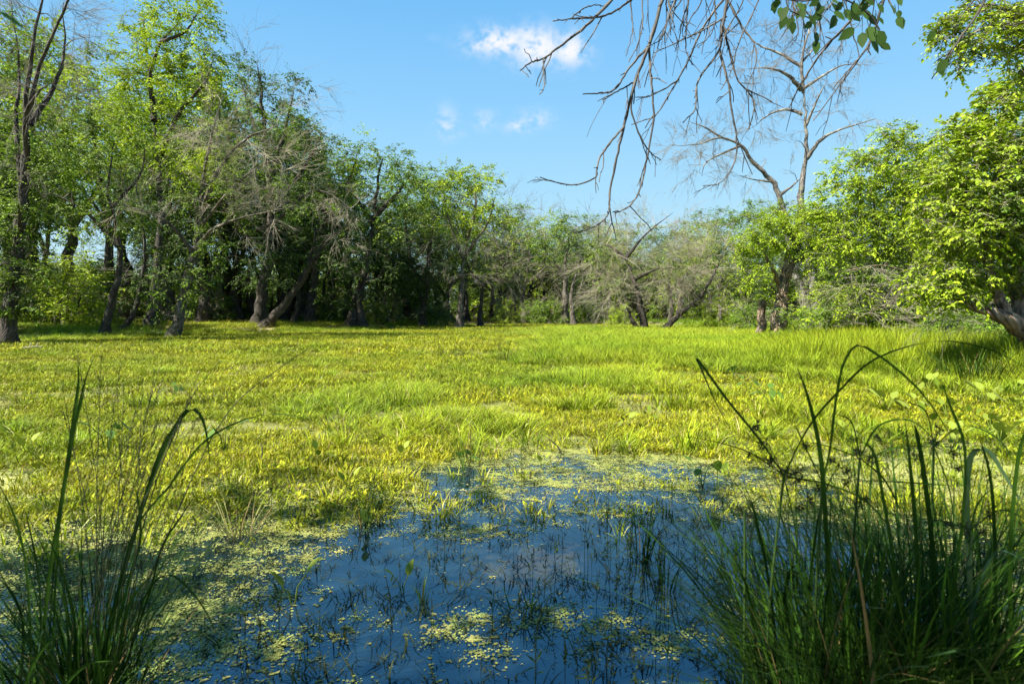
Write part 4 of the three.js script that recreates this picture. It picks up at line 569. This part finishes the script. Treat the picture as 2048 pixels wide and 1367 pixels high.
  bough([[1790, -90], [1768, 0], [1740, 84], [1700, 143], [1673, 179], [1627, 241]], 3.8, 4.2, 4.4 * S, 1.4 * S);
  bough([[2000, -100], [1966, 10], [1919, 79], [1890, 120], [1864, 158]], 3.6, 4.0, 4 * S, 1.5 * S);
  bough([[1640, -60], [1620, 0], [1590, 30], [1560, 80]], 4.2, 4.2, 2.6 * S, 1.2 * S);
  for (let i = 0; i < 16; i++) { const x = rr(1240, 1720), y = rr(40, 170), sx = x + rr(-30, 60), dp = rr(4.3, 5.0); bough([[sx + rr(0, 30), -60], [sx, 0], [lerp(sx, x, 0.6) + rr(-8, 8), y * 0.55], [x, y], [x - rr(4, 30), y + rr(15, 50)]], dp, dp - 0.1, 2.6 * S, 1.2 * S, 1.2, 'twig'); }
  // the few leaves at the top
  const leaves = [[1562, 14, 30, -1.7], [1573, 30, 34, -1.9], [1585, 42, 30, -1.4], [1604, 20, 26, -1.5], [1630, 60, 40, -1.5], [1632, 80, 36, -1.6], [1650, 12, 32, -2.4], [1672, 30, 40, -2.0], [1690, 18, 34, -1.2], [1710, 56, 44, -2.5], [1725, 64, 40, -1.6], [1738, 52, 46, -1.4], [1756, 60, 46, -1.2], [1742, 82, 38, -0.8], [1700, 24, 36, -0.6], [1664, 6, 30, -1.0], [1612, 8, 28, -2.2], [1546, 4, 28, -1.3], [1720, 10, 34, -1.8], [1780, 8, 30, -1.2], [1625, 46, 30, -2.6], [1685, 4, 30, -2.2], [1594, 6, 26, -0.9], [1640, 4, 26, -1.9], [1760, 88, 30, -0.5], [1895, 118, 40, -2.2], [1880, 128, 30, -1.2], [1870, 60, 30, -2.0]];
  for (let i = 0; i < 26; i++) leaves.push([rr(1555, 1800), rr(-14, 52) * (rnd() < 0.5 ? 0.5 : 1), rr(20, 38), rr(-2.7, -0.5)]);
  for (const [px, py, l, a] of leaves) {
    const m = new Mesher(), dep = rr(3.4, 3.9), p = W(px, py, dep).sub(g.base), L = 0.8 * l / LENS * dep, d = new V3(Math.cos(a), Math.sin(a), rr(-0.3, 0.3)).normalize(), nn = new V3(rr(-0.6, 0.6), rr(-0.2, 0.5), 1); nn.addScaledVector(d, -nn.dot(d)).normalize();
    m.leaf(p.x, p.y, p.z, d, nn, L, L * 0.62, mul3([0.035, 0.075, 0.012], rr(0.7, 1.5)), true, 0.1);
    m.tube([p.clone().addScaledVector(d, -L * 0.5).add(new V3(0, L * 0.4, 0)), p.clone().addScaledVector(d, -L * 0.2), p], [0.0025, 0.002, 0.0016], 4); for (let q = 0; q < m.c.length; q += 3) if (m.c[q] === 1) { m.c[q] = 0.04; m.c[q + 1] = 0.05; m.c[q + 2] = 0.015; }
    part('leaf', m.geo(), M.leafGlossy, t);
  }
  const m = new Mesher(), tw = [[1540, -10], [1600, 2], [1680, -4], [1740, 30], [1760, 60]].map(([x, y]) => W(x, y, 3.6).sub(g.base)); m.tube(curve(tw, 14), Array(15).fill(0.005), 5);
  const tw2 = [[1570, -10], [1580, 20], [1625, 40], [1632, 66]].map(([x, y]) => W(x, y, 3.65).sub(g.base)); m.tube(curve(tw2, 14), Array(15).fill(0.004), 5); part('leafy_twig', m.geo(false), M.twigBrown, t);
}
{ // the leaf that pokes in at the upper left corner
  const p = W(-70, -10, 1.1), t = thing('leafy_twig', 'single large green leaf on a twig poking in at the upper left corner', 'twig', p), m = new Mesher(), e = W(56, 62, 1.15).sub(p), s = W(-6, 22, 1.1).sub(p), d = e.clone().sub(s), L = d.length(); d.normalize();
  const nn = new V3(0.3, 0.5, 0.8); nn.addScaledVector(d, -nn.dot(d)).normalize(); m.leaf(s.x, s.y, s.z, d, nn, L, L * 0.36, [0.06, 0.14, 0.015], true, 0.1); part('leaf', m.geo(), M.leafGlossy, t);
  const w = new Mesher(); w.tube(curve([new V3(-0.5, 0.35, 0.1), new V3(-0.2, 0.1, 0), s], 8), [0.006, 0.006, 0.005, 0.005, 0.004, 0.004, 0.003, 0.003, 0.002], 6); part('stem', w.geo(false), M.twigBrown, t);
}

// ------------------------------------------------------------------ near plants
seed(500);
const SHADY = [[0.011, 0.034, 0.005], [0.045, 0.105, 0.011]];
// a blade along photograph pixels between two distances, w pixels wide at its broadest
function heroBlade(t, px, d0, d1, w, { c = SHADY, name = 'blade', tipW = 0.05, n = 16, yaw = 0 } = {}) {
  const P = px.map(([x, y], i) => W(x, y, lerp(d0, d1, px.length > 1 ? i / (px.length - 1) : 0)).sub(t.position)), m = new Mesher(), cc = mix3(c[0], c[1], rnd());
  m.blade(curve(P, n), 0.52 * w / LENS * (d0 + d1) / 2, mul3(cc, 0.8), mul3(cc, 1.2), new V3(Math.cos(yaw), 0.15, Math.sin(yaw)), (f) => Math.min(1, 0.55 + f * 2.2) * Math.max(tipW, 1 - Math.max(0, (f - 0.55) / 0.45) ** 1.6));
  return part(name, m.geo(), M.bladeNear, t);
}
function massBlades(t, n, r, h0, h1, w, lean, c = SHADY, spread = [1, 1], straw = 0.04) {   // the uncounted blades of a clump
  const m = new Mesher();
  for (let i = 0; i < n; i++) {
    const a = rnd() * 6.283, q = Math.sqrt(rnd()) * r, h = rr(h0, h1), la = a + gauss() * 0.9, dry = rnd() < straw, cc = dry ? [0.22, 0.16, 0.07] : mul3(mix3(c[0], c[1], rnd()), rr(0.7, 1.4));
    const pts = bladePath(Math.cos(a) * q * spread[0], Math.sin(a) * q * spread[1], h, rr(0, lean), la, rr(0.05, 0.75), 7);
    m.blade(pts, w * rr(0.5, 1.3), mul3(cc, 0.8), mul3(cc, 1.2), new V3(-Math.sin(la), rr(-0.2, 0.2), Math.cos(la)).normalize());
  }
  return part('fine_blades', m.geo(), M.bladeNear, t, 'stuff');
}
const at0 = (px, d, y = 0) => new V3((px - 1024) / LENS * d, y, -d);
{
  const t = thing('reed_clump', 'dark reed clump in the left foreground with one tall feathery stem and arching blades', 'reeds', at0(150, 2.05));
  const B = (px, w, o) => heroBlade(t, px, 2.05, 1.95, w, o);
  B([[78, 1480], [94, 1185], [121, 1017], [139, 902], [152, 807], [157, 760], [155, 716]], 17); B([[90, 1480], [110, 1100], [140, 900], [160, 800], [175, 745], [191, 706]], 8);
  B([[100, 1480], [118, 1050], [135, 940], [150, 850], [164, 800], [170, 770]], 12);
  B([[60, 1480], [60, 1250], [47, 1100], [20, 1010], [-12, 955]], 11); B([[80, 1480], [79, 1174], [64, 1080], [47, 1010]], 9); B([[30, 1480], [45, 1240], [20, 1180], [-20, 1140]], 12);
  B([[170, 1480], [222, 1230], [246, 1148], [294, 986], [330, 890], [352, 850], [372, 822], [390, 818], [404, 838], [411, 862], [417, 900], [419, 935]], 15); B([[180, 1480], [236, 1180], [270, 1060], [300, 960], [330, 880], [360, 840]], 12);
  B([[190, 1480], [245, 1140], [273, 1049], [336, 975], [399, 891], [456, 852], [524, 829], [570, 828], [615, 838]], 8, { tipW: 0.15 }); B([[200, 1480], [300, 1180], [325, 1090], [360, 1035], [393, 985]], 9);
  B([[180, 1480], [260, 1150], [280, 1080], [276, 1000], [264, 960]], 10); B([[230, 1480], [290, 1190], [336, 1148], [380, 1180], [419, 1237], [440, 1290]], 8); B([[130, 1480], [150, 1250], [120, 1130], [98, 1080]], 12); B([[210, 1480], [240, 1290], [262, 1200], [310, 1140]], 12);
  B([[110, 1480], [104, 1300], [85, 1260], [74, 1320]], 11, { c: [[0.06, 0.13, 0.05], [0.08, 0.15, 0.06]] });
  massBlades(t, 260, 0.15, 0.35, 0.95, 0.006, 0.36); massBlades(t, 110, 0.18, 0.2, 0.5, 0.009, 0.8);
  const m = new Mesher();     // wispy flowering stalks
  for (let i = 0; i < 26; i++) { const x = rr(110, 420), y = rr(700, 850), b = W(rr(90, 260), 1480, 2.05).sub(t.position), e = W(x, y, rr(1.9, 2.3)).sub(t.position), mid = b.clone().lerp(e, 0.55); mid.x -= (e.x - b.x) * 0.18; m.tube(curve([b, mid, e], 8), [0.002, 0.002, 0.0018, 0.0016, 0.0014, 0.0013, 0.0012, 0.001, 0.0008], 4); for (let j = 0; j < 7; j++) { const q = mid.clone().lerp(e, rr(0.45, 1)), f = q.clone().add(new V3(rr(-0.03, 0.03), rr(0.01, 0.05), rr(-0.03, 0.03))); m.tube([q, f], [0.0012, 0.001], 3); } }
  for (const px of [[[170, 1480], [330, 1080], [456, 823], [560, 735], [642, 680]], [[200, 1480], [300, 1000], [380, 800], [440, 720]]]) m.tube(curve(px.map(([x, y]) => W(x, y, 2.0).sub(t.position)), 14), Array.from({ length: 15 }, (_, i) => 0.0026 - i * 0.00012), 4);
  for (let k = 0; k < m.c.length; k += 3) { m.c[k] = 0.06; m.c[k + 1] = 0.075; m.c[k + 2] = 0.025; }
  part('flower_stalks', m.geo(), M.blade, t, 'stuff');
}
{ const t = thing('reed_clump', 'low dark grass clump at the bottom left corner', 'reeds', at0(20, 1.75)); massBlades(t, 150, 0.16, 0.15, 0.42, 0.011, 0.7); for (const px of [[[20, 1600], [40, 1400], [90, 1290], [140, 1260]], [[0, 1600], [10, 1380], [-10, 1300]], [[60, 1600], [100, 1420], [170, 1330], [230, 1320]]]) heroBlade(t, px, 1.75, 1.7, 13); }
// right: umbrella sedges, each a stem with a spiky head and long drooping bracts
function star(m, p, r, n, c) { for (let i = 0; i < n; i++) { const d = ball().normalize(), s = ball(); s.addScaledVector(d, -s.dot(d)).normalize(); m.leaf(p.x, p.y, p.z, d, s, r * rr(0.6, 1.2), r * 0.22, mul3(c, rr(0.7, 1.3))); } }
function sedge(label, d, root, hub, bracts, heads, w = 8) {
  const t = thing('umbrella_sedge', label, 'sedge', at0(root, d)), m = new Mesher(), b = new V3(0, -0.05, 0), h = W(hub[0], hub[1], d - 0.08).sub(t.position), mid = b.clone().lerp(h, 0.5); mid.x += rr(-0.02, 0.02);
  m.tube(curve([b, mid, h], 10), Array(11).fill(0.0042), 6); for (let k = 0; k < m.c.length; k += 3) { m.c[k] = 0.04; m.c[k + 1] = 0.085; m.c[k + 2] = 0.016; } part('stem', m.geo(), M.blade, t);
  for (const [px, ww] of bracts) heroBlade(t, px, d - 0.08, d - rr(0.0, 0.25), ww ?? w, { name: 'bract', n: 20, tipW: 0.12, yaw: rr(-0.5, 0.5) });
  const f = new Mesher(), c = [0.022, 0.03, 0.008];
  for (const [x, y, r] of heads) { const p = W(x, y, d - rr(0, 0.14)).sub(t.position); f.tube([h, h.clone().lerp(p, 0.5).add(new V3(0, 0.012, 0)), p], [0.0016, 0.0014, 0.0012], 4); for (let k = 0; k < 3; k++) star(f, p.clone().addScaledVector(ball(), r * 0.7 / LENS * d), r / LENS * d * 0.85, 14, c); }
  for (let k = 0; k < f.c.length; k += 3) if (f.c[k] === 1) { f.c[k] = 0.05; f.c[k + 1] = 0.08; f.c[k + 2] = 0.016; }
  part('flower_head', f.geo(), M.blade, t);
  return t;
}
sedge('umbrella sedge with a long folded bract whose tip bends down at the upper left', 1.95, 1550, [1568, 950], [[[[1568, 950], [1520, 880], [1455, 800], [1398, 722], [1393, 716], [1400, 730], [1430, 800], [1475, 885]], 11], [[[1568, 950], [1500, 905], [1440, 885], [1345, 868]], 5], [[[1568, 950], [1620, 850], [1680, 780], [1750, 718], [1880, 682], [1990, 702], [2056, 738]], 8], [[[1568, 950], [1500, 935], [1465, 965], [1470, 985]], 5], [[[1568, 950], [1590, 1050], [1600, 1150]], 5]], [[1515, 856, 15], [1530, 890, 16], [1500, 905, 12], [1568, 945, 20], [1610, 890, 14], [1590, 940, 14], [1540, 920, 14], [1605, 1010, 12]], 7);
sedge('umbrella sedge with one bract arching high over and down to the right', 1.9, 1655, [1645, 965], [[[[1645, 965], [1660, 900], [1672, 800], [1690, 720], [1715, 690], [1760, 712], [1840, 780], [1895, 860], [1915, 905]], 10], [[[1645, 965], [1700, 960], [1780, 962], [1900, 970], [1980, 972]], 8], [[[1645, 965], [1690, 860], [1720, 820], [1755, 790], [1778, 798], [1792, 840]], 6], [[[1645, 965], [1600, 870], [1590, 850]], 6], [[[1650, 965], [1730, 1000], [1800, 1080]], 7], [[[1645, 965], [1570, 955], [1510, 975]], 6]], [[1640, 975, 18], [1600, 965, 14], [1690, 960, 14], [1660, 920, 12], [1715, 1010, 14], [1625, 1000, 12]]);
sedge('umbrella sedge with spiky dark heads in the middle of the right foreground', 2.2, 1725, [1720, 915], [[[[1720, 915], [1650, 890], [1580, 880]], 5], [[[1720, 915], [1760, 850], [1820, 840], [1890, 900]], 7], [[[1720, 915], [1770, 960], [1810, 1040]], 7], [[[1720, 915], [1700, 840], [1660, 825]], 5]], [[1715, 905, 16], [1745, 925, 14], [1690, 935, 14], [1760, 880, 12], [1705, 880, 12], [1735, 1000, 12]]);
sedge('umbrella sedge with dark heads near the right edge', 2.25, 1880, [1868, 890], [[[[1868, 890], [1790, 895], [1720, 925]], 6], [[[1868, 890], [1930, 850], [2000, 880], [2040, 950]], 7], [[[1868, 890], [1850, 820], [1800, 800]], 5], [[[1868, 890], [1900, 980], [1910, 1060]], 6]], [[1860, 885, 15], [1900, 905, 13], [1835, 910, 13], [1880, 860, 12], [1920, 930, 12], [1850, 950, 12]]);
sedge('short umbrella sedge with a ragged head at the left border of the right foreground clump', 1.95, 1500, [1490, 1022], [[[[1490, 1022], [1450, 1050], [1430, 1090]], 4], [[[1490, 1022], [1530, 990], [1560, 1010]], 5]], [[1478, 1020, 16], [1496, 1030, 15], [1505, 1008, 12]], 5);
sedge('umbrella sedge with drooping bracts low on the right', 1.9, 1950, [1940, 1060], [[[[1940, 1060], [1870, 1040], [1800, 1070]], 6], [[[1940, 1060], [2000, 1020], [2060, 1040]], 7], [[[1940, 1060], [1960, 1000], [2010, 960]], 6]], [[1930, 1055, 15], [1960, 1060, 14], [1900, 1050, 13], [1980, 1030, 12]]);
const rightClumps = [[1640, 1.95, 'leftmost blade clump of the right foreground, with two broad upright blades', [[[[1560, 1480], [1548, 1250], [1530, 1120], [1512, 1040], [1500, 988]], 16], [[[1530, 1480], [1510, 1280], [1495, 1180], [1475, 1125]], 15], [[[1600, 1480], [1585, 1280], [1570, 1190], [1590, 1125], [1620, 1200], [1640, 1330]], 18], [[[1500, 1480], [1480, 1300], [1440, 1220], [1350, 1180]], 9], [[[1560, 1480], [1500, 1260], [1420, 1200], [1380, 1190]], 8], [[[1620, 1480], [1615, 1250], [1622, 1150], [1645, 1000], [1690, 900]], 10]]],
  [1680, 1.85, 'dense blade clump at the bottom centre of the right foreground', [[[[1660, 1480], [1660, 1250], [1652, 1050], [1640, 900], [1615, 790], [1590, 722]], 17], [[[1700, 1480], [1690, 1250], [1735, 1150], [1750, 1060]], 22], [[[1640, 1480], [1645, 1300], [1660, 1160], [1690, 1120]], 16], [[[1750, 1480], [1740, 1300], [1760, 1150], [1775, 1080]], 22], [[[1680, 1480], [1720, 1340], [1790, 1290], [1850, 1400]], 14], [[[1720, 1480], [1700, 1300], [1690, 1180], [1660, 1090]], 18]]],
  [1810, 1.8, 'blade clump right of the middle with tall upright blades', [[[[1840, 1480], [1870, 1200], [1855, 1000], [1835, 870], [1828, 845]], 18], [[[1830, 1480], [1835, 1150], [1822, 950], [1810, 832]], 17], [[[1810, 1480], [1790, 1150], [1765, 990], [1745, 900], [1720, 880]], 16], [[[1880, 1480], [1890, 1250], [1885, 1200], [1900, 1100]], 15, [[0.09, 0.2, 0.02], [0.1, 0.22, 0.02]]], [[[1780, 1480], [1800, 1250], [1830, 1120], [1880, 1000]], 14], [[[1860, 1480], [1905, 1200], [1930, 900], [1900, 810], [1880, 752]], 14]]],
  [1930, 1.85, 'thick blade clump near the right edge', [[[[1950, 1480], [1940, 1150], [1935, 960], [1950, 900], [1975, 900], [2010, 950], [2060, 1030]], 20, [[0.07, 0.12, 0.06], [0.08, 0.14, 0.07]]], [[[1990, 1480], [1990, 1100], [1980, 950], [1955, 860]], 14], [[[1930, 1480], [1950, 1200], [2000, 1100], [2050, 1120]], 14, [[0.06, 0.12, 0.07], [0.07, 0.14, 0.08]]], [[[1960, 1480], [1930, 1240], [1900, 1140]], 14]]],
  [2040, 1.8, 'blade clump cut by the right edge of the frame', [[[[2040, 1480], [2020, 1150], [2040, 900], [2060, 840]], 14], [[[2010, 1480], [2030, 1200], [2060, 1080]], 16]]]];
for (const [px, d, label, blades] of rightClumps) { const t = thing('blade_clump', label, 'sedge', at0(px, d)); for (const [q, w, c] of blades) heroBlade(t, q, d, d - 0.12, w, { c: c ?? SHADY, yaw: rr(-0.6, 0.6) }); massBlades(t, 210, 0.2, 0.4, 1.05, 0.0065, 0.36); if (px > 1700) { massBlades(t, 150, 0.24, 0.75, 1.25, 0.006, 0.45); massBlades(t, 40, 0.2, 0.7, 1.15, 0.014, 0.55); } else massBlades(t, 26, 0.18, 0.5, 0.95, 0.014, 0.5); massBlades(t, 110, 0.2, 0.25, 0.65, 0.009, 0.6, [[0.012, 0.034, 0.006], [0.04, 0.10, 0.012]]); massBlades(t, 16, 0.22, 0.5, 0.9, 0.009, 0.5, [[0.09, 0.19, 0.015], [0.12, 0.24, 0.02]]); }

// ------------------------------------------------------------------ single plants out in the mat
seed(600);
const groundPt = (px, py) => { const d = EYE * LENS / (py - 625); return at0(px, d); };
function broadleaf(n, h, L, c) {
  const t = new THREE.Group(); t.name = 'broadleaf_plant';
  for (let i = 0; i < n; i++) {
    const a = i / n * 6.283 + rr(-0.5, 0.5), e = rr(0.5, 1.3), top = new V3(Math.cos(a) * h * 0.45, h * rr(0.7, 1.1), Math.sin(a) * h * 0.45), m = new Mesher(), cc = mul3(c, rr(0.8, 1.25));
    m.tube([new V3(0, -0.05, 0), new V3(top.x * 0.35, top.y * 0.6, top.z * 0.35), top], [0.004, 0.0035, 0.003], 5); for (let k = 0; k < m.c.length; k += 3) { m.c[k] = c[0]; m.c[k + 1] = c[1]; m.c[k + 2] = c[2]; }
    const d = new V3(Math.cos(a) * Math.cos(e), Math.sin(e) * (rnd() < 0.3 ? -0.4 : 1), Math.sin(a) * Math.cos(e)).normalize(), nn = new V3(-Math.cos(a), 0.6, -Math.sin(a)); nn.addScaledVector(d, -nn.dot(d)).normalize();
    m.leaf(top.x, top.y, top.z, d, nn, L * rr(0.75, 1.15), L * 0.62, cc, true, 0.12); part('leaf', m.geo(), M.leafGlossy, t);
  }
  return t;
}
const BL = [[0.16, 0.24, 0.02], [0.22, 0.28, 0.035], [0.08, 0.16, 0.02]], bproto = [broadleaf(3, 0.16, 0.10, BL[0]), broadleaf(2, 0.12, 0.11, BL[1]), broadleaf(4, 0.2, 0.11, BL[2]), broadleaf(6, 0.16, 0.13, BL[1])];
const broad = [[205, 905, 2, 1.5, 'tall pale-leaved plant behind the feathery stem on the left'], [345, 800, 2, 1.2, 'broad-leaved plant between the left reeds, standing far back in the mat'], [443, 905, 2, 1.4, 'upright broad-leaved plant right of the arching left blades'], [40, 915, 1, 1.2, 'broad leaf lying low in the mat at the left edge'], [652, 885, 0, 1.1, 'lone light-leaved plant in the mat left of centre'], [690, 985, 1, 1, 'pale crumpled leaf plant at the water edge left of centre'], [635, 935, 0, 1, 'pair of leaves in the mat just above the left water edge'], [800, 925, 1, 1.0, 'single rounded pale leaf at the foot of the central grass clump'], [1042, 875, 1, 0.9, 'single lime leaf standing right of the central grass clump'], [925, 945, 2, 0.9, 'small dark-leaved plant in front of the central grass clump'], [1256, 862, 3, 0.9, 'lime rosette beside the small pool right of centre'], [1300, 845, 0, 0.9, 'dark and light leaf pair behind the small pool'], [1220, 812, 1, 0.9, 'pale leaf standing behind the small pool'], [1318, 835, 1, 0.8, 'lone leaf right of the small pool'], [1410, 975, 2, 1.0, 'two dark upright leaves at the open water left of the sedges'], [1440, 985, 0, 1.2, 'bright upright leaf pair just left of the sedge hub'], [1085, 940, 1, 0.8, 'small leaf at the edge of the open water in the middle'], [1140, 752, 3, 0.9, 'light rosette beside the two far grass tufts'], [1270, 745, 1, 1, 'lone light leaf in the far mat'], [1545, 820, 2, 1.6, 'tall leafy plant left of the upright cut blade'], [1500, 790, 2, 1.4, 'leafy plant in the grass left of the sedges'], [870, 760, 1, 1, 'light leaf far out in the mat in the centre'], [1700, 885, 3, 1.0, 'lime leaves seen through the sedge bracts'], [1470, 760, 2, 1.4, 'broad-leaved plant in front of the tall grass right of centre'], [730, 1075, 1, 0.8, 'yellowing leaf lying on the water below the dark tuft'], [575, 1222, 1, 1.2, 'large leaf with one pale side floating on the water left of centre'], [800, 1200, 1, 0.8, 'small green leaf floating in the open water']];
broad.forEach(([px, py, k, s, label]) => copyOf(tag(bproto[k], label, 'water plant'), label, groundPt(px, py), rnd() * 6.28, s));
const rightLeaves = [[1890, 800], [1930, 790], [1975, 812], [2010, 800], [2040, 830], [1900, 840], [1950, 850], [1990, 870], [2030, 880], [1870, 870], [1840, 820], [2045, 790], [1965, 780], [1920, 895], [2010, 905], [1985, 835], [1860, 790], [1780, 830]];
rightLeaves.forEach(([px, py], i) => copyOf(tag(bproto[i % 3 ? 3 : 0], 'x', 'water plant'), 'lime rosette of round leaves in the patch at the right edge', groundPt(px, py), rnd() * 6.28, rr(1.0, 1.6), 'lime leaf rosettes at the right edge'));
function singleTuft(px, py, o, label, category = 'grass tuft') { const t = thing('grass_tuft', label, category, groundPt(px, py)); massBlades(t, o.n, o.r, o.h * 0.5, o.h, o.w ?? 0.007, o.lean ?? 0.4, o.c, [1, 1], o.straw ?? 0.05); return t; }
const BRIGHT = [[0.09, 0.16, 0.012], [0.18, 0.25, 0.02]];
singleTuft(722, 1062, { n: 26, r: 0.05, h: 0.34, c: SHADY }, 'dark upright grass tuft standing in the water left of centre');
singleTuft(470, 1085, { n: 34, r: 0.12, h: 0.34, lean: 1, c: [[0.3, 0.28, 0.1], [0.42, 0.40, 0.16]], straw: 0.4 }, 'straw-coloured sprawling tuft at the water edge on the left');
singleTuft(1290, 1130, { n: 30, r: 0.07, h: 0.42, c: SHADY }, 'thin green tuft rising from the water left of the sedges');
singleTuft(1340, 1190, { n: 24, r: 0.08, h: 0.4, c: SHADY }, 'sparse tuft of thin stems in the water beside the sedge clump');
singleTuft(1010, 724, { n: 70, r: 0.35, h: 0.75, w: 0.014, c: [[0.05, 0.10, 0.012], [0.10, 0.16, 0.018]] }, 'darker green round tuft far out in the mat, left one of the two');
singleTuft(1090, 728, { n: 80, r: 0.4, h: 0.7, w: 0.014, c: [[0.05, 0.10, 0.012], [0.10, 0.16, 0.018]] }, 'darker green round tuft far out in the mat, right one of the two');
singleTuft(1955, 768, { n: 220, r: 0.75, h: 1.0, w: 0.014, c: DEEP, lean: 0.8 }, 'dark green weedy tuft at the right edge, left one of the pair');
singleTuft(2030, 764, { n: 220, r: 0.75, h: 1.05, w: 0.014, c: DEEP, lean: 0.8 }, 'dark green weedy tuft cut by the right edge of the frame');
singleTuft(940, 925, { n: 60, r: 0.22, h: 0.55, w: 0.008, c: BRIGHT, straw: 0.2 }, 'tall bright tuft with straw stalks at the front of the central grass clump');
singleTuft(800, 815, { n: 60, r: 0.3, h: 0.6, w: 0.01, c: BRIGHT, straw: 0.3 }, 'tuft of bright grass and dry stalks behind the central clump');
singleTuft(680, 870, { n: 36, r: 0.2, h: 0.5, w: 0.008, c: BRIGHT, straw: 0.2, lean: 0.6 }, 'thin leaning grass tuft with dark stems left of the central clump');
singleTuft(1060, 900, { n: 44, r: 0.2, h: 0.45, w: 0.008, c: BRIGHT, straw: 0.15, lean: 0.6 }, 'low fan-shaped grass tuft right of the central clump');
singleTuft(1045, 1250, { n: 30, r: 0.10, h: 0.16, c: SHADY, lean: 0.9 }, 'small leafy tuft on a duckweed island in the shaded water');
singleTuft(840, 1215, { n: 14, r: 0.03, h: 0.14, c: BRIGHT }, 'tiny sunlit tuft on a pale duckweed island');
{ // sticks and the pale log
  const stick = (name, label, category, a, b, r, mat) => { const t = thing(name, label, category, a.clone()), m = new Mesher(), e = b.clone().sub(a); m.tube(curve([new V3(0, -0.02, 0), e.clone().multiplyScalar(0.5).add(new V3(0.01, 0.015, 0)), e], 10), Array.from({ length: 11 }, (_, i) => r * (1 - i * 0.05)), 8, 0.3); for (const k of [0.35, 0.7]) { const p = e.clone().multiplyScalar(k); m.tube([p, p.clone().add(new V3(r * 2.5, r * 4, r))], [r * 0.4, r * 0.25], 5); } part('stem', m.geo(false), mat, t); };
  const g1 = groundPt(1127, 912), g2 = groundPt(1098, 912); g2.y = 0.17; stick('stick', 'short dark stick leaning out of the mat right of centre', 'stick', g1, g2, 0.009, M.barkDark);
  const l1 = groundPt(42, 702), l2 = groundPt(82, 700); l1.y = 0.12; l2.y = 0.14; stick('fallen_log', 'bleached pale log lying in the grass by the left edge', 'log', l1, l2, 0.05, std({ color: new THREE.Color().setRGB(0.4, 0.36, 0.3), roughness: 0.9 }));
  const b1 = groundPt(515, 932), b2 = groundPt(518, 930); b2.y = 0.2; stick('stick', 'upright brown dead stem in the mat left of centre', 'stick', b1, b2, 0.008, M.barkWarm);
}
renderer.render(scene, camera);
